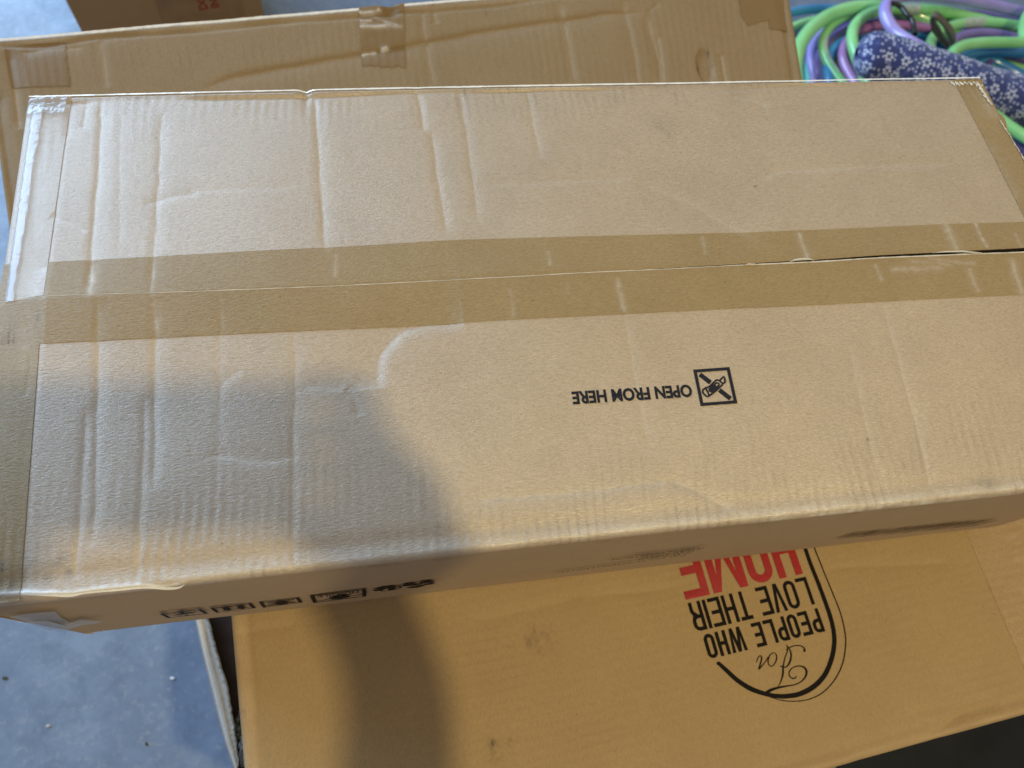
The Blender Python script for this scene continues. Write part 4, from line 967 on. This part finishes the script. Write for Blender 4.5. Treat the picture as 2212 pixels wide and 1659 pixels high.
def tube_mesh(C, rad, closed=True, nv=14):
    C = np.array(C); n_ = len(C); G = np.zeros((n_, nv, 3)); up = np.array([0, 0, 1.0])
    for i in range(n_):
        d = C[(i + 1) % n_] - C[i - 1] if closed or 0 < i < n_ - 1 else (C[1] - C[0] if i == 0 else C[-1] - C[-2]); d = d / np.linalg.norm(d)
        s = np.cross(d, up); s /= np.linalg.norm(s) + 1e-9; t = np.cross(s, d)
        for j in range(nv):
            a_ = 2 * math.pi * j / nv; G[i, j] = C[i] + rad * (math.cos(a_) * s + math.sin(a_) * t)
    if closed: G = np.concatenate([G, G[:1]], 0)
    return G
def hoop(colr, pts, z, centre, label, rad=.0098, dz=0.0, sticker=None):
    """closed hoop through the seen points, carried on round its centre where it leaves the frame"""
    rad *= .86
    W3 = [np.array(at(*c7(*p[:2]), z + (p[2] if len(p) > 2 else 0))) for p in pts]; c_ = np.array([centre[0], centre[1]])
    a_ = np.unwrap([math.atan2(w[1] - c_[1], w[0] - c_[0]) for w in W3]); r_ = np.array([np.hypot(w[0] - c_[0], w[1] - c_[1]) for w in W3]); zz = np.array([w[2] for w in W3])
    if a_[-1] < a_[0]: a_, r_, zz = a_[::-1], r_[::-1], zz[::-1]
    a2 = np.append(a_, a_[0] + 2 * math.pi); r2 = np.append(r_, r_[0]); z2 = np.append(zz, zz[0])
    th = np.linspace(a2[0], a2[-1], 321)[:-1]
    # smooth periodic interpolation
    rr = np.interp(th, a2, r2); zi = np.interp(th, a2, z2)
    for _ in range(24): rr = (np.roll(rr, 1) + 2 * rr + np.roll(rr, -1)) / 4; zi = (np.roll(zi, 1) + 2 * zi + np.roll(zi, -1)) / 4
    C = np.stack([c_[0] + rr * np.cos(th), c_[1] + rr * np.sin(th), np.maximum(zi, FLOOR + rad)], 1)
    ctr = C.mean(0); h = tag(empty('plastic_hoop', (float(ctr[0]), float(ctr[1]), FLOOR)), label, 'hoop', 'coloured plastic hoops piled on the floor')
    G = tube_mesh(C, rad) - np.array([ctr[0], ctr[1], FLOOR])
    grid_mesh('tube', G, PM[colr], h, cyclic_v=True)
    if sticker:
        for (sx, sy, ln) in sticker:
            w = np.array(at(*c7(sx, sy), z)); k = int(np.argmin(np.hypot(C[:, 0] - w[0], C[:, 1] - w[1]))); idx = [(k + q) % len(C) for q in range(-ln, ln + 1)]
            Gs = tube_mesh(C[idx], rad + .0006, closed=False) - np.array([ctr[0], ctr[1], FLOOR]); grid_mesh('sticker', Gs[:, 3:10], plain('clear_sticker', (.62, .68, .62), .25, .6, .3, 250, alpha=.75), h)
    return C
HC = (1.42, .80)
hoop('blue', [(250, 100), (400, 75), (560, 72), (750, 85), (900, 120), (1100, 200), (1300, 320)], FLOOR + .02, (1.13, .72), 'blue hoop at the very back of the pile, running out behind the rear carton')
hoop('green', [(240, 240), (330, 200), (450, 168), (600, 155), (800, 160), (1000, 190)], FLOOR + .018, (1.15, .73), 'green hoop lying flat on the floor next to the rear carton')
hoop('teal', [(420, 640), (390, 560), (420, 440), (520, 340), (640, 290), (850, 250), (1050, 240), (1300, 270)], FLOOR + .03, (1.36, .74), 'teal hoop low in the pile under the violet one', .011)
hoop('violet', [(480, 640), (460, 480), (560, 330), (700, 250), (900, 195), (1100, 180), (1400, 185), (1700, 230), (2000, 300)], FLOOR + .05, HC, 'dark violet hoop in the middle of the pile')
hoop('purple', [(470, 660), (420, 560), (405, 440), (440, 340), (520, 260)], FLOOR + .045, (1.2, .72), 'pale purple hoop at the left rim of the pile')
hoop('blue', [(560, 640), (540, 480), (620, 380), (740, 320), (900, 290), (1100, 285), (1300, 300), (1500, 340), (1800, 340), (2100, 360)], FLOOR + .07, (1.40, .74), 'blue hoop half buried under the green ones', .011)
hoop('green', [(700, 690), (590, 600), (510, 480), (490, 380), (520, 280), (600, 190), (730, 125), (900, 95), (1100, 95), (1400, 110), (1800, 180), (2212, 290)], FLOOR + .075, HC, 'bright green hoop with a clear label at its left bend', sticker=[(505, 470, 5)])
hoop('pink', [(800, 680), (710, 600), (670, 500), (680, 400), (740, 310), (850, 240), (1000, 210), (1200, 215), (1430, 245), (1700, 320)], FLOOR + .085, (1.34, .77), 'pink hoop passing under the cloth roll')
hoop('green', [(780, 420), (745, 320), (760, 230), (830, 145), (950, 90), (1150, 75), (1400, 85), (1700, 140), (1950, 200), (2212, 250)], FLOOR + .105, (1.40, .80), 'bright green hoop on top at the back, two pale labels on it', .0115, sticker=[(1250, 78, 2), (2020, 215, 3)])
hoop('green', [(1400, 400), (1440, 300), (1530, 240), (1700, 195), (1900, 190), (2212, 240)], FLOOR + .11, (1.47, .84), 'green hoop behind the grey ring', .0105, sticker=[(1780, 195, 3)])
hoop('violet', [(1600, 330), (1800, 280), (2000, 290), (2212, 350)], FLOOR + .105, (1.45, .78), 'violet hoop right of the grey ring under the green ones')
hoop('blue', [(1600, 530), (1680, 470), (1780, 435), (1900, 425), (2050, 435), (2250, 460)], FLOOR + .12, (1.44, .80), 'blue hoop right of the cloth roll just below a green one', .011)
hoop('green', [(1560, 480), (1600, 420), (1680, 370), (1780, 345), (1900, 345), (2050, 365), (2250, 410)], FLOOR + .15, (1.44, .80), 'green hoop curving up out of the cloth roll, rightmost bend', .011)
hoop('green', [(1620, 560), (1750, 500), (1900, 505), (2050, 545), (2250, 600)], FLOOR + .085, (1.40, .74), 'dull green hoop lying under the rightmost blue one', .0105)
hoop('blue', [(1900, 490), (2000, 540), (2100, 600), (2250, 680)], FLOOR + .10, (1.34, .72), 'blue hoop dropping steeply at the right edge above the cloth roll', .012)
hoop('green', [(2000, 1030), (2100, 1090), (2212, 1160), (2300, 1240)], FLOOR + .09, (1.14, .80), 'green hoop coming out below the cloth roll at the right end of the long carton', .0145)
hoop('teal', [(2090, 1270), (2150, 1230), (2212, 1210), (2280, 1200)], FLOOR + .06, (1.42, .5), 'teal hoop lowest at the right edge of the picture', .011)
hoop('green', [(2100, 1330), (2160, 1290), (2230, 1275), (2300, 1270)], FLOOR + .03, (1.42, .46), 'green hoop below the teal one at the right edge of the picture', .012)
hoop('violet', [(520, 660), (500, 560), (530, 440), (600, 350), (720, 290), (880, 250), (1050, 235), (1300, 250)], FLOOR + .06, (1.34, .76), 'slim violet hoop between the bright green hoop and the cloth roll')
hoop('green', [(620, 660), (600, 560), (625, 470), (700, 380), (850, 320), (1050, 300)], FLOOR + .04, (1.30, .74), 'pale green hoop low in the pile left of the cloth roll', .009)
hoop('blue', [(1750, 250), (1900, 255), (2050, 280), (2250, 330)], FLOOR + .09, (1.47, .76), 'dark blue hoop in the gap right of the grey ring', .010)
hoop('violet', [(1950, 440), (2100, 470), (2250, 520)], FLOOR + .10, (1.45, .74), 'violet hoop deep in the gap below the rightmost blue one', .010)
# purple hoop standing up in a loop above the others
loop = [(2420, 170, .10), (2212, 110, .11), (1900, 35, .12), (1650, -12, .13), (1350, -45, .14), (1150, -25, .15), (1060, 30, .16), (1040, 110, .16), (1075, 200, .16), (1150, 290, .16), (1300, 385, .17), (1450, 455, .17), (1600, 520, .16), (1800, 620, .13), (2050, 740, .10), (2400, 760, .08), (2700, 560, .07), (2700, 340, .08)]
W3 = [np.array(at(*c7(p[0], p[1]), FLOOR + p[2])) for p in loop]; n_ = len(W3); C = []
for i in range(n_):
    p0, p1, p2, p3 = W3[i - 1], W3[i], W3[(i + 1) % n_], W3[(i + 2) % n_]
    for k in range(10):
        t = k / 10; C.append(.5 * ((2 * p1) + (p2 - p0) * t + (2 * p0 - 5 * p1 + 4 * p2 - p3) * t * t + (3 * p1 - p0 - 3 * p2 + p3) * t ** 3))
C = np.array(C); ctr = C.mean(0)
h = tag(empty('plastic_hoop', (float(ctr[0]), float(ctr[1]), FLOOR)), 'pale purple hoop looping over the top of the pile and down onto the cloth roll', 'hoop', 'coloured plastic hoops piled on the floor')
grid_mesh('tube', tube_mesh(C, .0102) - np.array([ctr[0], ctr[1], FLOOR]), PM['purple'], h, cyclic_v=True)
# black cord
cp = [(1090, 25), (1130, 32), (1180, 62), (1230, 130), (1262, 160), (1280, 210), (1292, 290)]
C = [np.array(at(*c7(*p), FLOOR + .17)) for p in cp]; C2 = []
for i in range(len(C) - 1):
    for k in range(6): C2.append(C[i] + (C[i + 1] - C[i]) * k / 6)
C2.append(C[-1]); C2 = np.array(C2)
co = empty('black_cord', tuple(float(q) for q in C2[-1])); tag(co, 'short black cord hanging across the green and pink hoops', 'cord')
grid_mesh('cord', tube_mesh(C2, .0042, closed=False, nv=10) - C2[-1], plain('black_rubber', (.012, .014, .016), .25, .6, coat=.3), co, cyclic_v=True)
# grey ring
m_ring = plain('grey_rubber', (0.12, 0.115, 0.09), .42, .4, .15, 80)
rc = np.array(at(*c7(1530, 260), FLOOR + .155)); n_ = 64; G = []
vx = np.array(at(*c7(1530 + 88, 260 + 40), FLOOR + .155)) - rc
vtop = np.array(at(*c7(1470, 125), FLOOR + .185)) - rc
for i in range(n_):
    a_ = 2 * math.pi * i / n_; G.append(rc + .78 * vx * math.cos(a_) + .95 * vtop * math.sin(a_))
G = np.array(G); nrm_ = np.cross(vx, vtop); nrm_ /= np.linalg.norm(nrm_); GG = np.zeros((n_ + 1, 8, 3))
for i in range(n_ + 1):
    g_ = G[i % n_]; o_ = (g_ - rc) / np.linalg.norm(g_ - rc)
    for j, (a_, b_) in enumerate(((-1, -1), (0, -1.1), (1, -1), (1.1, 0), (1, 1), (0, 1.1), (-1, 1), (-1.1, 0))): GG[i, j] = g_ + o_ * .0042 * a_ + nrm_ * .0050 * b_
rg = empty('grey_ring', tuple(float(q) for q in rc - np.array([0, 0, .03]))); tag(rg, 'dark grey rubber ring tilted on edge between the hoops', 'ring')
grid_mesh('band', GG - (rc - np.array([0, 0, .03])), m_ring, rg, cyclic_v=True)

# printed cloth roll
cm, N, Lk, P = new_mat('navy_floral_cloth')
uv = N.new('ShaderNodeUVMap'); uv.uv_map = 'UVMap'
def math_(op, a_, b_=None):
    n = N.new('ShaderNodeMath'); n.operation = op
    for i, q in enumerate((a_, b_)):
        if q is None: continue
        if isinstance(q, (int, float)): n.inputs[i].default_value = q
        else: Lk.new(q, n.inputs[i])
    return n.outputs[0]
def vor(scale, rand=1.0, off=(0, 0, 0), rot=0):
    mp = N.new('ShaderNodeMapping'); Lk.new(uv.outputs[0], mp.inputs[0]); mp.inputs['Location'].default_value = off; mp.inputs['Rotation'].default_value = (0, 0, rot)
    n = N.new('ShaderNodeTexVoronoi'); n.voronoi_dimensions = '2D'; n.inputs['Scale'].default_value = scale; n.inputs['Randomness'].default_value = rand; Lk.new(mp.outputs[0], n.inputs['Vector'])
    return n, mp
n1, mp1 = vor(33, .5)
sub = N.new('ShaderNodeVectorMath'); sub.operation = 'SUBTRACT'; Lk.new(mp1.outputs[0], sub.inputs[0]); Lk.new(n1.outputs['Position'], sub.inputs[1])
sp = N.new('ShaderNodeSeparateXYZ'); Lk.new(sub.outputs[0], sp.inputs[0])
angn = math_('ARCTAN2', sp.outputs[1], sp.outputs[0]); dist1 = math_('SQRT', math_('ADD', math_('MULTIPLY', sp.outputs[0], sp.outputs[0]), math_('MULTIPLY', sp.outputs[1], sp.outputs[1])))
pet = math_('MULTIPLY', math_('COSINE', math_('MULTIPLY', angn, 6.0)), .0014)
ringd = math_('ABSOLUTE', math_('SUBTRACT', dist1, .0050))
flower = math_('LESS_THAN', ringd, math_('ADD', pet, .0012))
n2, _ = vor(150, .8, (.3, .1, 0)); leaf = math_('LESS_THAN', n2.outputs['Distance'], .25)
notfl = math_('GREATER_THAN', dist1, .0082)
n2b = N.new('ShaderNodeSeparateColor'); Lk.new(n2.outputs['Color'], n2b.inputs[0]); keep = math_('GREATER_THAN', n2b.outputs[0], .45)
leaf = math_('MULTIPLY', math_('MULTIPLY', leaf, notfl), keep)
n3, _ = vor(120, .3, (.7, .4, 0), .5); sq3 = N.new('ShaderNodeSeparateColor'); Lk.new(n3.outputs['Color'], sq3.inputs[0]); patch = math_('MULTIPLY', math_('GREATER_THAN', sq3.outputs[1], .62), math_('LESS_THAN', n3.outputs['Distance'], .42))
cc = mix(N, Lk, math_('MULTIPLY', patch, .6), (0.026, 0.038, 0.16), (0.075, 0.105, 0.32))
cc = mix(N, Lk, leaf, cc, (0.55, 0.60, 0.80)); cc = mix(N, Lk, flower, cc, (0.68, 0.72, 0.88)); Lk.new(cc, P.inputs['Base Color'])
P.inputs['Roughness'].default_value = .85; P.inputs['Sheen Weight'].default_value = .25
wv2 = N.new('ShaderNodeTexNoise'); wv2.inputs['Scale'].default_value = 700; Lk.new(uv.outputs[0], wv2.inputs['Vector']); bp = N.new('ShaderNodeBump'); bp.inputs['Strength'].default_value = .4; bp.inputs['Distance'].default_value = .0006; Lk.new(wv2.outputs[0], bp.inputs['Height']); Lk.new(bp.outputs[0], P.inputs['Normal'])
axp = [(800, 440, .165), (1050, 500, .165), (1350, 590, .165), (1700, 700, .16), (2050, 810, .155), (2400, 920, .15), (2700, 1010, .15)]
AX = [np.array(at(*c7(p[0], p[1]), FLOOR + p[2])) for p in axp]; nseg = 120; C = np.array([[np.interp(t, range(len(AX)), [a_[k] for a_ in AX]) for k in range(3)] for t in np.linspace(0, len(AX) - 1, nseg)])
for _ in range(15): C[1:-1] = (C[:-2] + 2 * C[1:-1] + C[2:]) / 4
nv = 48; G = np.zeros((nseg, nv, 3)); R0 = .036
lens = np.concatenate([[0], np.cumsum(np.linalg.norm(np.diff(C, axis=0), axis=1))])
for i in range(nseg):
    d = C[min(i + 1, nseg - 1)] - C[max(i - 1, 0)]; d /= np.linalg.norm(d); s = np.cross(d, [0, 0, 1.]); s /= np.linalg.norm(s); t = np.cross(s, d)
    e_ = min(1, (lens[i] + .0004) / .030); rr = R0 * (1 + .06 * lens[i] / .5) * (1 - (1 - e_) ** 2.4) ** .5
    for j in range(nv):
        a_ = 2 * math.pi * j / nv; w_ = 1 + .03 * math.sin(3 * a_ + lens[i] * 20) + .015 * math.sin(lens[i] * 60 + 2 * a_); G[i, j] = C[i] + rr * w_ * (math.cos(a_) * s * 1.08 + math.sin(a_) * t * .95)
base = C[nseg // 2] - np.array([0, 0, R0]); cr = tag(empty('cloth_roll', tuple(float(q) for q in base)), 'rolled navy cloth with small white flowers lying on the plastic hoops', 'fabric roll')
Gc = np.concatenate([G, G[:, :1]], 1); ob = grid_mesh('cloth', Gc - base, cm, cr)
uvl = ob.data.uv_layers.new(name='UVMap'); vi = np.zeros(len(ob.data.loops), dtype=np.int32); ob.data.loops.foreach_get('vertex_index', vi)
uu = np.repeat(lens[:, None], nv + 1, 1).ravel(); vv = np.repeat((np.arange(nv + 1) / nv * 2 * math.pi * R0)[None], nseg, 0).ravel()
uvl.data.foreach_set('uv', np.stack([uu[vi], vv[vi]], 1).ravel().astype(np.float32))
# ================================================================== 7. floor bits
# dark sheet standing in for shaded floor under the printed carton's near right corner
a_, b_, c_, d_ = [at(px, py, FLOOR) for px, py in ((1835, 1600), (2600, 1300), (2600, 1900), (1835, 1900))]
mt = plain('floor_shade_dark', (0.007, 0.009, 0.012), .6, .25, .5, 14)  # near-black colour painting floor that lies in shadow
Pm = np.array([[at(x_, y_, FLOOR + .006) for y_ in (1250, 2100)] for x_ in (1812, 3000)]); cm_ = Pm.reshape(-1, 3).mean(0); cm_[2] = FLOOR
mo = tag(empty('floor_shade', tuple(float(q) for q in cm_)), 'nearly black sheet painting the shaded floor seen past the near right corner of the printed carton', 'mat')  # no real mat: stand-in for floor in shadow
grid_mesh('shade_top', Pm - cm_, mt, mo)
grid_mesh('shade_edge', np.array([[Pm[0, 0] - cm_, Pm[0, 1] - cm_], [Pm[0, 0] - cm_ - [0, 0, .006], Pm[0, 1] - cm_ - [0, 0, .006]]]), mt, mo)
for (px, py, s_, colr, lab) in ((373, 1465, .0028, (.75, .76, .78), 'white paint chip on the floor left of the torn wall'), (317, 1607, .0022, (.05, .045, .03), 'small dark crumb on the floor at the bottom of the picture'), (11, 1465, .003, (.06, .06, .045), 'dark crumb on the floor at the left edge of the picture'), (105, 1568, .0026, (.45, .42, .42), 'pale splinter on the floor in the lower left corner')):
    bm = bmesh.new(); bmesh.ops.create_icosphere(bm, subdivisions=2, radius=s_)
    for v_ in bm.verts: v_.co = Vector((v_.co.x * random.uniform(.9, 1.3), v_.co.y * random.uniform(.5, .8), v_.co.z * .35 * random.uniform(.7, 1.2) + s_ * .3))
    me = bpy.data.meshes.new('floor_crumb'); bm.to_mesh(me); bm.free(); o = link('floor_crumb', me, plain('crumb', colr, .7, .3), None, False)
    p = at(px, py, FLOOR); o.location = p; o.rotation_euler = (0, 0, random.uniform(0, 3)); tag(o, lab, 'debris')

# ================================================================== 8. the person taking the picture, behind the frame: phone, hands and forearms cast the soft shadow
R_ = Vector(CM[:, 0]); U_ = Vector(CM[:, 1]); B_ = Vector(CM[:, 2]); C0 = Vector(CAM)
def cl(x, y, z): return C0 + R_ * x + U_ * y + B_ * z      # metres right, up, back of the lens
ph = empty('mobile_phone', tuple(cl(.06, -.03, .01))); tag(ph, 'dark mobile phone held sideways above the cartons', 'phone')
bm = bmesh.new(); bmesh.ops.create_cube(bm, size=1)
for v_ in bm.verts: v_.co = Vector((v_.co.x * .146, v_.co.y * .0640, v_.co.z * .008))
bmesh.ops.bevel(bm, geom=bm.edges[:], offset=.0035, segments=3, affect='EDGES')
for v_ in bm.verts: v_.co = cl(.058 + v_.co.x, -.0225 + v_.co.y, .010 + v_.co.z) - Vector(ph.location)
me = bpy.data.meshes.new('case'); bm.to_mesh(me); bm.free(); link('case', me, plain('dark_phone_case', (.03, .03, .035), .4, .4), ph, False)
def skinned(name, chains, mat, parent):
    vs, es, rs = [], [], []
    for ch in chains:
        k = len(vs)
        for i, (p, r_) in enumerate(ch):
            vs.append(tuple(p)); rs.append(r_)
            if i: es.append((k + i - 1, k + i))
    me = bpy.data.meshes.new(name); me.from_pydata(vs, es, []); o = bpy.data.objects.new(name, me); col.objects.link(o); o.parent = parent
    bm = bmesh.new(); bm.from_mesh(me); bmesh.ops.remove_doubles(bm, verts=bm.verts, dist=1e-5); sl = bm.verts.layers.skin.verify(); bm.verts.ensure_lookup_table()
    for v_ in bm.verts:
        j = min(range(len(vs)), key=lambda q: (Vector(vs[q]) - v_.co).length); v_[sl].radius = (rs[j], rs[j])
    bm.verts[0][sl].use_root = True; bm.to_mesh(me); bm.free(); me.materials.append(mat)
    o.modifiers.new('skin', 'SKIN'); s = o.modifiers.new('sub', 'SUBSURF'); s.levels = s.render_levels = 2
    return o
pe = empty('person', tuple(cl(.1, -.3, .3))); tag(pe, 'person holding the phone over the cartons, hands and bare forearms only', 'person')
po = Vector(pe.location); skin_m = plain('skin', (.50, .30, .21), .5, .4)
def hand(side):
    s = side
    if s > 0: hx, hy = .058 + .090, 0.0; elbow = cl(.184, -.34, -.02); mid = cl(.190, -.22, .005); wr = cl(.214, -.135, .022); palm = cl(.205, -.072, .024)
    else: hx, hy = -.026, -.044; elbow = cl(-.13, -.34, -.02); mid = cl(-.095, -.23, .005); wr = cl(-.056, -.150, .022); palm = cl(-.038, -.104, .022)
    ch = [[(palm, .041 if s > 0 else .024), (wr, .027 if s > 0 else .026), (mid, .032), (elbow, .036)]]
    for k, (ly, ln) in enumerate(((.004, 1.0), (-.014, 1.05), (-.031, 1.0), (-.047, .85))):
        if s < 0: ly = ly * .6 - .012
        a0 = cl(hx + s * .014, hy + ly - .010, .022); a1 = cl(hx + s * .006, hy + ly, -.004 + .002 * k); a2 = cl(hx - s * .018 * ln, hy + ly + .002, -.007); a3 = cl(hx - s * .032 * ln, hy + ly, -.006)
        ch.append([(palm, .020), (a0, .0100), (a1, .0086), (a2, .0078), (a3, .0068)])
    ch.append([(palm, .020), (cl(hx + s * .002, hy - .058, .030), .0105), (cl(hx - s * .020, hy - .044, .026), .0092), (cl(hx - s * .036, hy - .034, .022), .0078)])
    return [[(p - po, r_) for p, r_ in c_] for c_ in ch]
# both arms as one figure each
skinned('arm', hand(1), skin_m, pe); skinned('arm', hand(-1), skin_m, pe)
